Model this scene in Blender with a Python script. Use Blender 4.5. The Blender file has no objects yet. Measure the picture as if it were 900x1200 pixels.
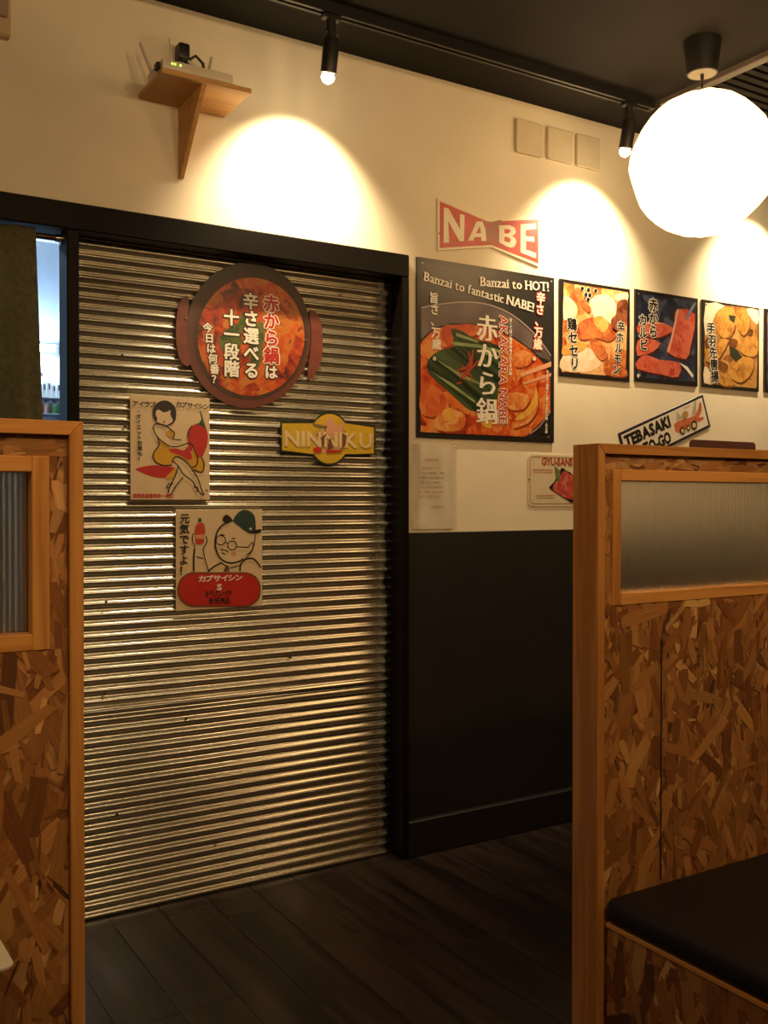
import bpy, bmesh, math, random
from mathutils import Vector, Matrix
from mathutils.geometry import tessellate_polygon
sc = bpy.context.scene
C = sc.collection
R = math.radians

# ------------------------------------------------------------------ camera
F_PX = 1140.0
cam_d = bpy.data.cameras.new('camera')
cam = bpy.data.objects.new('camera', cam_d)
C.objects.link(cam)
cam_d.sensor_fit = 'HORIZONTAL'
cam_d.sensor_width = 36.0
cam_d.lens = 36.0 * F_PX / 900.0
cam_d.clip_start = 0.02
cam.location = (0.0, -2.88, 1.233)
cam.rotation_euler = (R(90) - math.atan(13.0 / F_PX), 0, R(-31.5))
sc.camera = cam
# ------------------------------------------------------------------ world, exposure
w = bpy.data.worlds.new('world'); sc.world = w; w.use_nodes = True
w.node_tree.nodes['Background'].inputs[0].default_value = (0.02, 0.015, 0.01, 1)
w.node_tree.nodes['Background'].inputs[1].default_value = 0.3
sc.view_settings.view_transform = 'Standard'
sc.view_settings.look = 'None'
sc.view_settings.gamma = 1.0
sc.view_settings.use_curve_mapping = False
sc.view_settings.exposure = 0.16
WARM = (1.0, 0.60, 0.255)
LANTERN = 4.6            # radiance of the paper globes
SPOT_W = 56.0            # watts of each track lamp along the wall
FILL_SPOT_W = 30.0       # watts of each unseen track lamp added as fill over the dining room
KITCHEN_W = 24.0

# ------------------------------------------------------------------ materials
def newmat(name):
    m = bpy.data.materials.new(name); m.use_nodes = True
    nt = m.node_tree
    return m, nt, nt.nodes['Principled BSDF'], nt.links
def M(name, col, rough=.5, metal=0., var=0., scale=20., stretch=(1, 1, 1), bump=0., spec=.5, coat=0.):
    m, nt, b, L = newmat(name)
    b.inputs['Roughness'].default_value = rough
    b.inputs['Metallic'].default_value = metal
    b.inputs['Specular IOR Level'].default_value = spec
    b.inputs['Coat Weight'].default_value = coat
    tc = nt.nodes.new('ShaderNodeTexCoord'); mp = nt.nodes.new('ShaderNodeMapping')
    mp.inputs['Scale'].default_value = stretch
    n = nt.nodes.new('ShaderNodeTexNoise'); n.inputs['Scale'].default_value = scale; n.inputs['Detail'].default_value = 5
    L.new(tc.outputs['Object'], mp.inputs[0]); L.new(mp.outputs[0], n.inputs['Vector'])
    r = nt.nodes.new('ShaderNodeValToRGB')
    lo = tuple(max(0, c * (1 - var)) for c in col); hi = tuple(min(1, c * (1 + var)) for c in col)
    r.color_ramp.elements[0].position = .3; r.color_ramp.elements[0].color = (*lo, 1)
    r.color_ramp.elements[1].position = .7; r.color_ramp.elements[1].color = (*hi, 1)
    L.new(n.outputs[0], r.inputs[0]); L.new(r.outputs[0], b.inputs['Base Color'])
    if bump:
        bp = nt.nodes.new('ShaderNodeBump'); bp.inputs['Strength'].default_value = bump; bp.inputs['Distance'].default_value = .002
        L.new(n.outputs[0], bp.inputs['Height']); L.new(bp.outputs[0], b.inputs['Normal'])
    return m
def Mfood(name, palette, scale=25., rough=.35, seed=0., dist=1.5):
    """a printed food photograph: soft blotches in the given palette"""
    m, nt, b, L = newmat(name)
    b.inputs['Roughness'].default_value = rough
    tc = nt.nodes.new('ShaderNodeTexCoord'); mp = nt.nodes.new('ShaderNodeMapping'); mp.inputs['Location'].default_value = (seed, seed * .7, seed * 1.3)
    n = nt.nodes.new('ShaderNodeTexNoise'); n.inputs['Scale'].default_value = scale; n.inputs['Detail'].default_value = 7; n.inputs['Roughness'].default_value = .62; n.inputs['Distortion'].default_value = dist
    n2 = nt.nodes.new('ShaderNodeTexNoise'); n2.inputs['Scale'].default_value = scale * 1.2; n2.inputs['Detail'].default_value = 2
    vs = nt.nodes.new('ShaderNodeVectorMath'); vs.operation = 'SCALE'; vs.inputs['Scale'].default_value = 1.1 / scale; va = nt.nodes.new('ShaderNodeVectorMath')
    v = nt.nodes.new('ShaderNodeTexVoronoi'); v.inputs['Scale'].default_value = scale * 1.1; sp = nt.nodes.new('ShaderNodeSeparateColor')
    a = nt.nodes.new('ShaderNodeMath'); a.operation = 'MULTIPLY_ADD'; a.inputs[1].default_value = .40
    a2 = nt.nodes.new('ShaderNodeMath'); a2.operation = 'MULTIPLY_ADD'; a2.inputs[1].default_value = .95; a2.inputs[2].default_value = -.08
    L.new(tc.outputs['Object'], mp.inputs[0]); L.new(mp.outputs[0], n.inputs['Vector']); L.new(mp.outputs[0], n2.inputs['Vector'])
    L.new(n2.outputs['Color'], vs.inputs[0]); L.new(mp.outputs[0], va.inputs[0]); L.new(vs.outputs[0], va.inputs[1]); L.new(va.outputs[0], v.inputs['Vector'])
    L.new(v.outputs['Color'], sp.inputs[0]); L.new(n.outputs[0], a2.inputs[0]); L.new(sp.outputs[0], a.inputs[0]); L.new(a2.outputs[0], a.inputs[2])
    r = nt.nodes.new('ShaderNodeValToRGB'); e = r.color_ramp.elements
    lo, hi = .30, .88
    for i, c in enumerate(palette):
        p = lo + (hi - lo) * i / (len(palette) - 1)
        if i == 0: q = e[0]; q.position = p
        elif i == len(palette) - 1: q = e[len(e) - 1]; q.position = p
        else: q = e.new(p)
        q.color = (*c, 1)
    L.new(a.outputs[0], r.inputs[0]); L.new(r.outputs[0], b.inputs['Base Color'])
    return m
def Mwood(name, dark, light, axis, rough=.5, fine=60.):
    m, nt, b, L = newmat(name)
    b.inputs['Roughness'].default_value = rough; b.inputs['Specular IOR Level'].default_value = .35
    tc = nt.nodes.new('ShaderNodeTexCoord'); mp = nt.nodes.new('ShaderNodeMapping')
    s = [1, 1, 1]; s['xyz'.index(axis)] = .06; mp.inputs['Scale'].default_value = s
    oi = nt.nodes.new('ShaderNodeObjectInfo'); vm = nt.nodes.new('ShaderNodeVectorMath'); vm.operation = 'SCALE'; vm.inputs['Scale'].default_value = 7.
    cb = nt.nodes.new('ShaderNodeCombineXYZ'); va = nt.nodes.new('ShaderNodeVectorMath')
    L.new(oi.outputs['Random'], cb.inputs[0]); L.new(oi.outputs['Random'], cb.inputs[1]); L.new(oi.outputs['Random'], cb.inputs[2])
    L.new(cb.outputs[0], vm.inputs[0]); L.new(tc.outputs['Object'], va.inputs[0]); L.new(vm.outputs[0], va.inputs[1]); L.new(va.outputs[0], mp.inputs[0])
    n = nt.nodes.new('ShaderNodeTexNoise'); n.inputs['Scale'].default_value = fine; n.inputs['Detail'].default_value = 6; n.inputs['Distortion'].default_value = .6
    n2 = nt.nodes.new('ShaderNodeTexNoise'); n2.inputs['Scale'].default_value = 9; n2.inputs['Detail'].default_value = 2
    L.new(mp.outputs[0], n.inputs['Vector']); L.new(mp.outputs[0], n2.inputs['Vector'])
    mx = nt.nodes.new('ShaderNodeMath'); mx.operation = 'ADD'; L.new(n.outputs[0], mx.inputs[0]); L.new(n2.outputs[0], mx.inputs[1])
    r = nt.nodes.new('ShaderNodeValToRGB'); r.color_ramp.elements[0].position = .7; r.color_ramp.elements[1].position = 1.3 if False else 1.0
    mm = nt.nodes.new('ShaderNodeMath'); mm.operation = 'MULTIPLY'; mm.inputs[1].default_value = .85
    L.new(mx.outputs[0], mm.inputs[0]); L.new(mm.outputs[0], r.inputs[0])
    r.color_ramp.elements[0].color = (*dark, 1); r.color_ramp.elements[1].color = (*light, 1)
    L.new(r.outputs[0], b.inputs['Base Color'])
    bp = nt.nodes.new('ShaderNodeBump'); bp.inputs['Strength'].default_value = .25; bp.inputs['Distance'].default_value = .0015
    L.new(n.outputs[0], bp.inputs['Height']); L.new(bp.outputs[0], b.inputs['Normal'])
    return m
def Mstripe(name, dark, light, scale, angle, rough=.35):
    m, nt, b, L = newmat(name); b.inputs['Roughness'].default_value = rough
    tc = nt.nodes.new('ShaderNodeTexCoord'); mp = nt.nodes.new('ShaderNodeMapping'); mp2 = nt.nodes.new('ShaderNodeMapping')
    mp.inputs['Rotation'].default_value = (0, angle, 0); mp2.inputs['Scale'].default_value = (.05, 1, 1)
    n = nt.nodes.new('ShaderNodeTexNoise'); n.inputs['Scale'].default_value = scale; n.inputs['Detail'].default_value = 4
    L.new(tc.outputs['Object'], mp.inputs[0]); L.new(mp.outputs[0], mp2.inputs[0]); L.new(mp2.outputs[0], n.inputs['Vector'])
    r = nt.nodes.new('ShaderNodeValToRGB'); e = r.color_ramp.elements
    e[0].position = .38; e[0].color = (*dark, 1); e[1].position = .72; e[1].color = (*light, 1)
    L.new(n.outputs[0], r.inputs[0]); L.new(r.outputs[0], b.inputs['Base Color'])
    return m
def Memit(name, col, strength):
    m, nt, b, L = newmat(name)
    b.inputs['Base Color'].default_value = (.8, .8, .8, 1)
    b.inputs['Emission Color'].default_value = (*col, 1); b.inputs['Emission Strength'].default_value = strength
    return m
def Mstrand(name):
    m, nt, b, L = newmat(name)
    b.inputs['Roughness'].default_value = .55; b.inputs['Specular IOR Level'].default_value = .3
    at = nt.nodes.new('ShaderNodeAttribute'); at.attribute_name = 'strand'
    uv = nt.nodes.new('ShaderNodeUVMap'); uv.uv_map = 'grain'
    mp = nt.nodes.new('ShaderNodeMapping'); mp.inputs['Scale'].default_value = (6, 160, 1)
    n = nt.nodes.new('ShaderNodeTexNoise'); n.inputs['Scale'].default_value = 2.2; n.inputs['Detail'].default_value = 4
    L.new(uv.outputs[0], mp.inputs[0]); L.new(mp.outputs[0], n.inputs['Vector'])
    mr = nt.nodes.new('ShaderNodeMapRange'); mr.inputs['To Min'].default_value = .5; mr.inputs['To Max'].default_value = 1.5
    L.new(n.outputs[0], mr.inputs[0])
    vm = nt.nodes.new('ShaderNodeVectorMath'); vm.operation = 'SCALE'
    L.new(at.outputs['Color'], vm.inputs[0]); L.new(mr.outputs[0], vm.inputs['Scale'])
    L.new(vm.outputs[0], b.inputs['Base Color'])
    return m
def Mglass(name, rough, col=(.97, .95, .90)):
    m, nt, b, L = newmat(name)
    b.inputs['Base Color'].default_value = (*col, 1); b.inputs['Roughness'].default_value = rough
    b.inputs['Transmission Weight'].default_value = 1.0; b.inputs['IOR'].default_value = 1.3
    return m
def Mgalv(name):
    """galvanised sheet with paint overspray along its right edge"""
    m, nt, b, L = newmat(name)
    tc = nt.nodes.new('ShaderNodeTexCoord')
    n = nt.nodes.new('ShaderNodeTexNoise'); n.inputs['Scale'].default_value = 14; n.inputs['Detail'].default_value = 6
    mp = nt.nodes.new('ShaderNodeMapping'); mp.inputs['Scale'].default_value = (.25, 1, 1.6)
    L.new(tc.outputs['Object'], mp.inputs[0]); L.new(mp.outputs[0], n.inputs['Vector'])
    r = nt.nodes.new('ShaderNodeValToRGB'); r.color_ramp.elements[0].color = (.54, .52, .44, 1); r.color_ramp.elements[1].color = (.66, .64, .55, 1)
    r.color_ramp.elements[0].position = .3; r.color_ramp.elements[1].position = .62
    L.new(n.outputs[0], r.inputs[0])
    sx = nt.nodes.new('ShaderNodeSeparateXYZ'); L.new(tc.outputs['Object'], sx.inputs[0])
    n3 = nt.nodes.new('ShaderNodeTexNoise'); n3.inputs['Scale'].default_value = 30; L.new(tc.outputs['Object'], n3.inputs['Vector'])
    ma = nt.nodes.new('ShaderNodeMath'); ma.operation = 'MULTIPLY_ADD'; ma.inputs[1].default_value = .05
    L.new(n3.outputs[0], ma.inputs[0]); L.new(sx.outputs[0], ma.inputs[2])
    mr = nt.nodes.new('ShaderNodeMapRange'); mr.inputs['From Min'].default_value = .512; mr.inputs['From Max'].default_value = .548
    L.new(ma.outputs[0], mr.inputs[0])
    mx = nt.nodes.new('ShaderNodeMix'); mx.data_type = 'RGBA'; L.new(mr.outputs[0], mx.inputs['Factor']); L.new(r.outputs[0], mx.inputs['A']); mx.inputs['B'].default_value = (.012, .011, .010, 1)
    L.new(mx.outputs['Result'], b.inputs['Base Color'])
    inv = nt.nodes.new('ShaderNodeMath'); inv.operation = 'SUBTRACT'; inv.inputs[0].default_value = 1.0; L.new(mr.outputs[0], inv.inputs[1])
    mm = nt.nodes.new('ShaderNodeMath'); mm.operation = 'MULTIPLY'; mm.inputs[1].default_value = .92; L.new(inv.outputs[0], mm.inputs[0]); L.new(mm.outputs[0], b.inputs['Metallic'])
    rr = nt.nodes.new('ShaderNodeMapRange'); rr.inputs['To Min'].default_value = .23; rr.inputs['To Max'].default_value = .28; L.new(n.outputs[0], rr.inputs[0]); L.new(rr.outputs[0], b.inputs['Roughness'])
    return m

m_wall = M('cream plaster', (.80, .73, .58), .75, var=.035, scale=6, bump=.08)
m_ceil = M('dark grey ceiling', (.0170, .0152, .0140), .75, var=.08, scale=8, spec=.12)
m_black = M('black painted wood', (.012, .011, .010), .42, var=.15, scale=40, stretch=(1, 1, .1))
m_blackwall = M('black wall panel', (.010, .009, .008), .55, var=.1, scale=5)
m_brownblack = M('dark brown painted frame', (.0055, .0040, .0034), .42, var=.15, scale=30, spec=.12)
m_galv = Mgalv('galvanised corrugated metal')
m_plank = Mwood('dark stained floor plank', (.011, .0080, .0078), (.040, .026, .022), 'y', .29, 40)
m_floor = M('dark floor joint', (.006, .004, .004), .7)
m_pine = {a: Mwood('stained pine ' + a, (.36, .150, .033), (.58, .275, .070), a, .48, 55) for a in 'xyz'}
m_osb = M('oriented strand board core', (.34, .17, .055), .6, var=.4, scale=60)
m_strand = Mstrand('wood strand')
m_reed = Mglass('frosted reeded glass', .34)
m_vinyl = M('black vinyl upholstery', (.009, .008, .008), .5, var=.1, scale=80, bump=.06, spec=.3)
m_plastic = M('black plastic', (.014, .013, .013), .4, var=.1)
m_track = M('black track metal', (.012, .012, .012), .38, var=.1)
m_cream = M('cream plastic plate', (.66, .58, .42), .45, var=.04)
m_ply = Mwood('pale plywood', (.50, .27, .09), (.64, .37, .14), 'x', .55, 50)
m_router = M('ivory plastic', (.62, .56, .45), .4, var=.03)
m_led = Memit('green indicator', (.35, 1., .05), 4.)
m_curtain = M('olive green cloth', (.195, .170, .082), .9, var=.2, scale=60, bump=.25)
m_bronze = M('dark bronze rod', (.10, .06, .04), .3, .8, var=.1)
m_chrome = M('chrome', (.75, .75, .75), .15, 1.)
m_steel = M('stainless steel', (.55, .57, .60), .3, .9, var=.06, scale=8)
m_kwall = M('pale kitchen wall panel', (.46, .55, .66), .45, var=.03)
m_white = M('white paint', (.8, .8, .8), .5, var=.02)
m_paper = M('white paper', (.88, .82, .70), .6, var=.03, bump=.1, scale=9)
m_screw = M('screw head', (.35, .33, .28), .35, .8)
m_rust = M('rusty screw head', (.06, .045, .03), .6, .5)
PR = dict(rough=.38)
p_board = M('cream printed board', (.64, .50, .32), var=.04, scale=30, **PR)
p_black = M('black ink', (.010, .009, .008), .4)
p_red = M('red print', (.46, .022, .020), var=.06, **PR)
p_yellow = M('mustard print', (.56, .30, .022), var=.08, **PR)
p_green = M('dark green print', (.025, .075, .035), var=.1, **PR)
p_white = M('off white ink', (.80, .76, .66), **PR)
p_brown = M('brown print', (.16, .06, .03), var=.2, **PR)
p_pink = M('soft pink print', (.62, .30, .18), **PR)
p_teal = M('dark teal print', (.020, .050, .048), var=.1, **PR)
p_cream = M('pale cream ink', (.66, .50, .27), var=.06, **PR)

# ------------------------------------------------------------------ geometry helpers
LOC = {}
def _loc(p): return LOC.get(p.name, Vector((0, 0, 0))) if p else Vector((0, 0, 0))
def obj(name, bm, mat, parent=None, smooth=False, local=False, kind=None, label=None):
    """link a bmesh (world coordinates, or local to the parent) as one mesh object"""
    me = bpy.data.meshes.new(name)
    if parent and not local:
        bmesh.ops.translate(bm, verts=bm.verts, vec=-_loc(parent))
    bm.to_mesh(me); bm.free()
    me.materials.append(mat)
    if smooth:
        for p in me.polygons: p.use_smooth = True
        me.set_sharp_from_angle(angle=R(40))
    o = bpy.data.objects.new(name, me); C.objects.link(o)
    if parent:
        o.parent = parent; LOC[o.name] = _loc(parent)
    if kind: o['kind'] = kind
    if label: o['label'] = label
    return o
def thing(name, label, cat, loc, group=None, kind=None):
    o = bpy.data.objects.new(name, None); C.objects.link(o)
    o.empty_display_size = .05
    o.location = loc; LOC[o.name] = Vector(loc)
    o['label'] = label; o['category'] = cat
    if group: o['group'] = group
    if kind: o['kind'] = kind
    return o
def tag(o, label, cat, group=None, kind=None):
    o['label'] = label; o['category'] = cat
    if group: o['group'] = group
    if kind: o['kind'] = kind
    return o
def struct(name, bm, mat, label=None, smooth=False):
    o = obj(name, bm, mat, None, smooth); o['kind'] = 'structure'
    if label: o['label'] = label
    return o
def box(x0, x1, y0, y1, z0, z1, bev=0., bm=None, seg=1):
    b = bmesh.new()
    vs = [b.verts.new((x, y, z)) for x in (x0, x1) for y in (y0, y1) for z in (z0, z1)]
    for f in ((0, 1, 3, 2), (4, 6, 7, 5), (0, 4, 5, 1), (2, 3, 7, 6), (0, 2, 6, 4), (1, 5, 7, 3)):
        b.faces.new([vs[i] for i in f])
    bmesh.ops.recalc_face_normals(b, faces=b.faces)
    if bev: bmesh.ops.bevel(b, geom=list(b.edges), offset=bev, segments=seg, profile=.6, affect='EDGES')
    return join(bm, b)
def join(bm, b):
    if bm is None: return b
    me = bpy.data.meshes.new('tmp'); b.to_mesh(me); b.free(); bm.from_mesh(me); bpy.data.meshes.remove(me)
    return bm
def prism(pts, y0, y1, bm=None, bev=0.):
    """outline in x,z extruded along y"""
    b = bmesh.new()
    f = b.faces.new([b.verts.new((x, y0, z)) for x, z in pts])
    r = bmesh.ops.extrude_face_region(b, geom=[f])
    bmesh.ops.translate(b, verts=[v for v in r['geom'] if isinstance(v, bmesh.types.BMVert)], vec=(0, y1 - y0, 0))
    bmesh.ops.recalc_face_normals(b, faces=b.faces)
    if bev: bmesh.ops.bevel(b, geom=list(b.edges), offset=bev, segments=1, affect='EDGES')
    return join(bm, b)
def tube(pts, rad, seg=10, bm=None, caps=True):
    """round tube through points; rad is one radius or one for each point"""
    b = bmesh.new() if bm is None else bm
    pts = [Vector(p) for p in pts]; n = len(pts)
    rads = rad if isinstance(rad, (list, tuple)) else [rad] * n
    rings = []
    for i, p in enumerate(pts):
        d = (pts[min(i + 1, n - 1)] - pts[max(i - 1, 0)]).normalized()
        up = Vector((0, 0, 1)) if abs(d.z) < .95 else Vector((1, 0, 0))
        a = d.cross(up).normalized(); c = a.cross(d)
        rings.append([b.verts.new(p + (a * math.cos(t) + c * math.sin(t)) * rads[i]) for t in [2 * math.pi * k / seg for k in range(seg)]])
    for i in range(n - 1):
        for k in range(seg):
            b.faces.new((rings[i][k], rings[i][(k + 1) % seg], rings[i + 1][(k + 1) % seg], rings[i + 1][k]))
    if caps:
        b.faces.new(rings[0][::-1]); b.faces.new(rings[-1])
    bmesh.ops.recalc_face_normals(b, faces=b.faces)
    return b
def lathe(prof, cx, cy, seg=24, bm=None):
    """profile of (radius, z) turned about a vertical axis"""
    return tube([(cx, cy, z) for r, z in prof], [max(r, 1e-4) for r, z in prof], seg, bm)
def rrect(x0, x1, z0, z1, r, n=6):
    o = []
    for cx, cz, a0 in ((x1 - r, z1 - r, 0), (x0 + r, z1 - r, 90), (x0 + r, z0 + r, 180), (x1 - r, z0 + r, 270)):
        for i in range(n + 1):
            a = R(a0 + 90 * i / n); o.append((cx + r * math.cos(a), cz + r * math.sin(a)))
    return o
# flat print: polygons in the sign's own x,z plane; layer k lies a little in front of layer k-1
def flat(name, polys, mat, root, front, k, tr=None, each=False):
    if each:
        for i, pts in enumerate(polys): o = flat(name, [pts], mat, root, front - 2e-5 * i, k)
        return o
    b = bmesh.new(); y = front - .0004 * k
    for i, pts in enumerate(polys):
        y = front - .0004 * k - 1.5e-6 * i
        if tr: pts = [tr(p) for p in pts]
        if (pts[0][0] - pts[-1][0]) ** 2 + (pts[0][1] - pts[-1][1]) ** 2 < 1e-9: pts = pts[:-1]
        vs = [b.verts.new((x, y, z)) for x, z in pts]
        for t in tessellate_polygon([[Vector((x, z, 0)) for x, z in pts]]):
            try: b.faces.new([vs[i] for i in t])
            except ValueError: pass
    for f in b.faces:
        f.normal_update()
        if f.normal.y > 0: f.normal_flip()
    return obj(name, b, mat, root, local=True)
def ribbon(pts, wd):
    """polyline to a list of quads"""
    pts = [Vector((p[0], p[1])) for p in pts]; out = []
    L, Rr = [], []
    for i, p in enumerate(pts):
        d = (pts[min(i + 1, len(pts) - 1)] - pts[max(i - 1, 0)])
        d = d.normalized() if d.length > 1e-9 else Vector((1, 0))
        n = Vector((-d.y, d.x)) * wd / 2
        L.append(tuple(p + n)); Rr.append(tuple(p - n))
    for i in range(len(pts) - 1): out.append([L[i], L[i + 1], Rr[i + 1], Rr[i]])
    return out
def smoothline(pts, n=4):
    """Catmull-Rom through points"""
    P = [Vector((p[0], p[1])) for p in pts]; out = []
    for i in range(len(P) - 1):
        a, b, c, d = P[max(i - 1, 0)], P[i], P[i + 1], P[min(i + 2, len(P) - 1)]
        for k in range(n):
            t = k / n
            q = .5 * ((2 * b) + (c - a) * t + (2 * a - 5 * b + 4 * c - d) * t * t + (3 * b - a - 3 * c + d) * t ** 3)
            out.append((q.x, q.y))
    out.append((P[-1].x, P[-1].y))
    return out
def smoothpoly(pts, n=3):
    P = list(pts)
    if (P[0][0] - P[-1][0]) ** 2 + (P[0][1] - P[-1][1]) ** 2 < 1e-9: P = P[:-1]
    q = smoothline(P[-2:] + P + P[:2], n)
    return q[2 * n: 2 * n + len(P) * n]
def shifted(polys, dx, dz): return [[(x + dx, z + dz) for x, z in p] for p in polys]
# lettering
_G = {}
def glyph(ch, res=2):
    if ch not in _G:
        cu = bpy.data.curves.new('g', 'FONT'); cu.body = ch; cu.size = 1; cu.resolution_u = res; cu.fill_mode = 'FRONT'
        o = bpy.data.objects.new('g', cu); C.objects.link(o)
        bpy.context.view_layer.update()
        me = bpy.data.meshes.new_from_object(o.evaluated_get(bpy.context.evaluated_depsgraph_get()))
        vs = [(v.co.x, v.co.y) for v in me.vertices]; fs = [tuple(p.vertices) for p in me.polygons]
        bpy.data.objects.remove(o); bpy.data.curves.remove(cu); bpy.data.meshes.remove(me)
        xs = [v[0] for v in vs] or [0, .3]; ys = [v[1] for v in vs] or [0, .5]
        _G[ch] = (vs, fs, min(xs), max(xs), min(ys), max(ys))
    return _G[ch]
def ring(r, n=8, flat_h=False):
    if r <= 0: return [(0, 0)]
    if flat_h: return [(-r, 0), (0, 0), (r, 0)]
    return [(0, 0)] + [(r * math.cos(2 * math.pi * i / n), r * math.sin(2 * math.pi * i / n)) for i in range(n)]
SERIF = {'B': [(.08, 0), (.08, 1)], 'a': [(.95, 0)], 'n': [(.1, 0), (.9, 0), (.1, 1)], 'z': [(.1, .9), (.9, .1)], 'i': [(.5, 0), (.35, .68)], 't': [(.7, 0)], 'o': [],
         'H': [(.08, 0), (.08, 1), (.92, 0), (.92, 1)], 'O': [], 'T': [(.5, 0), (.06, .93), (.94, .93)], 'f': [(.4, 0)], 's': [], 'c': [], 'N': [(.08, 0), (.08, 1), (.92, 1)],
         'A': [(.06, 0), (.94, 0)], 'E': [(.08, 0), (.08, 1), (.95, .08), (.95, .92)], 'K': [(.08, 0), (.08, 1), (.92, 0), (.9, 1)], 'R': [(.08, 0), (.08, 1), (.95, 0)], '!': []}
class Letters:
    """collects glyph placements, then builds one mesh in a sign's own plane"""
    def __init__(s): s.v = []; s.f = []; s.k = 0
    def put(s, ch, fn, offs, serif=False):
        vs, fs, x0, x1, y0, y1 = glyph(ch)
        for ox, oy in offs:
            n = len(s.v)
            s.k += 1; s.v += [(*fn(x + ox, y + oy), s.k * 1.5e-6) for x, y in vs]
            s.f += [tuple(i + n for i in f) for f in fs]
        if serif:
            for fx, fy in SERIF.get(ch, ()):
                cx = x0 + (x1 - x0) * fx; cy = y0 + (y1 - y0) * fy; n = len(s.v)
                cy = min(max(cy, y0 + .03), y1 - .03)
                s.k += 1; s.v += [(*fn(cx + a, cy + b), s.k * 1.5e-6) for a, b in ((-.13, -.03), (.13, -.03), (.13, .03), (-.13, .03))]
                s.f.append((n, n + 1, n + 2, n + 3))
    def build(s, mat, root, y, name='lettering'):
        b = bmesh.new(); vs = [b.verts.new((x, y - d, z)) for x, z, d in s.v]
        for f in s.f:
            try: q = b.faces.new([vs[i] for i in f])
            except ValueError: continue
            q.normal_update()
            if q.normal.y > 0: q.normal_flip()
        return obj(name, b, mat, root, local=True)
def vtext(st, p0, p1, offs, Lt, wide=1.0):
    """a column of characters from p0 (top middle) down to p1"""
    n = len(st); dx = (p1[0] - p0[0]) / n; dz = (p1[1] - p0[1]) / n; s = abs(dz) * 1.0
    for i, ch in enumerate(st):
        cx = p0[0] + dx * (i + .5); cz = p0[1] + dz * (i + .5)
        if ch == ' ': continue
        Lt.put(ch, lambda x, y, cx=cx, cz=cz: (cx + (x - .5) * s * wide, cz + (y - .38) * s), offs)
def htext(st, p0, p1, h, offs, Lt, serif=False, space=.04, tr=None):
    """a line from p0 to p1 (baseline), stretched to fit, capital height h"""
    gap = space; pen = 0; items = []
    for ch in st:
        if ch == ' ': pen += .28; continue
        vs, fs, x0, x1, y0, y1 = glyph(ch)
        items.append((ch, pen - x0)); pen += (x1 - x0) + gap + (.05 if serif else 0)
    pen -= gap
    d = Vector((p1[0] - p0[0], p1[1] - p0[1])); ln = d.length; u = d / ln; n = Vector((-u.y, u.x))
    sx = ln / pen; sy = h / .70
    for ch, off in items:
        def fn(x, y, off=off):
            q = Vector(p0) + u * ((x + off) * sx) + n * (y * sy)
            return (q.x, q.y) if tr is None else tr((q.x, q.y))
        Lt.put(ch, fn, offs, serif)
INK = {'k': p_black, 'w': p_white, 'r': p_red, 'c': p_cream}
def write(specs, root, front, k=8, scale=1.0):
    for sp in specs:
        kind, st, p = sp[0], sp[1], sp[2]
        if kind in ('v', 'vm', 'vo'):
            s = abs(p[1][1] - p[0][1]) / len(st); ink = sp[3]
            if kind == 'vo':
                a, b2 = ink[0], ink[1]
                o = Letters(); vtext(st, p[0], p[1], ring(.095, 10), o); o.build(INK[b2], root, front - .0004 * k)
                t = Letters(); vtext(st, p[0], p[1], ring(.035, 6), t); t.build(INK[a], root, front - .0004 * (k + 1))
            elif kind == 'vm':
                t = Letters(); vtext(st, p[0], p[1], ring(.032, 6, True), t); t.build(INK[ink], root, front - .0004 * (k + 1))
            else:
                t = Letters(); vtext(st, p[0], p[1], ring(.03, 5) if s > .012 else [(0, 0)], t); t.build(INK[ink], root, front - .0004 * (k + 1))
        elif kind in ('h', 's'):
            t = Letters(); htext(st, p[0], p[1], sp[3], ring(.03, 3, True) if kind == 's' else ring(.03, 5), t, serif=kind == 's', space=.15 if st == 'NINNIKU' else .05); t.build(INK[sp[4]], root, front - .0004 * (k + 1))
        elif kind == 'r':      # a line turned to read downwards
            p0, p1 = p; hh = sp[3]
            q0 = (p0[0] - hh / 2, p0[1]); q1 = (p1[0] - hh / 2, p1[1])
            o = Letters(); htext(st, q0, q1, hh, ring(.075, 8), o, serif=True); o.build(INK[sp[4][1]], root, front - .0004 * k)
            t = Letters(); htext(st, q0, q1, hh, ring(.012, 3, True), t, serif=True); t.build(INK[sp[4][0]], root, front - .0004 * (k + 1))
def screws(pts, root, front, r=.0035, mat=None):
    for x, z in pts:
        obj('screw', tube([(x, front, z), (x, front - .0015, z), (x, front - .0022, z)], [r, r, r * .6], 8), mat or m_screw, root, local=True)
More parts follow.
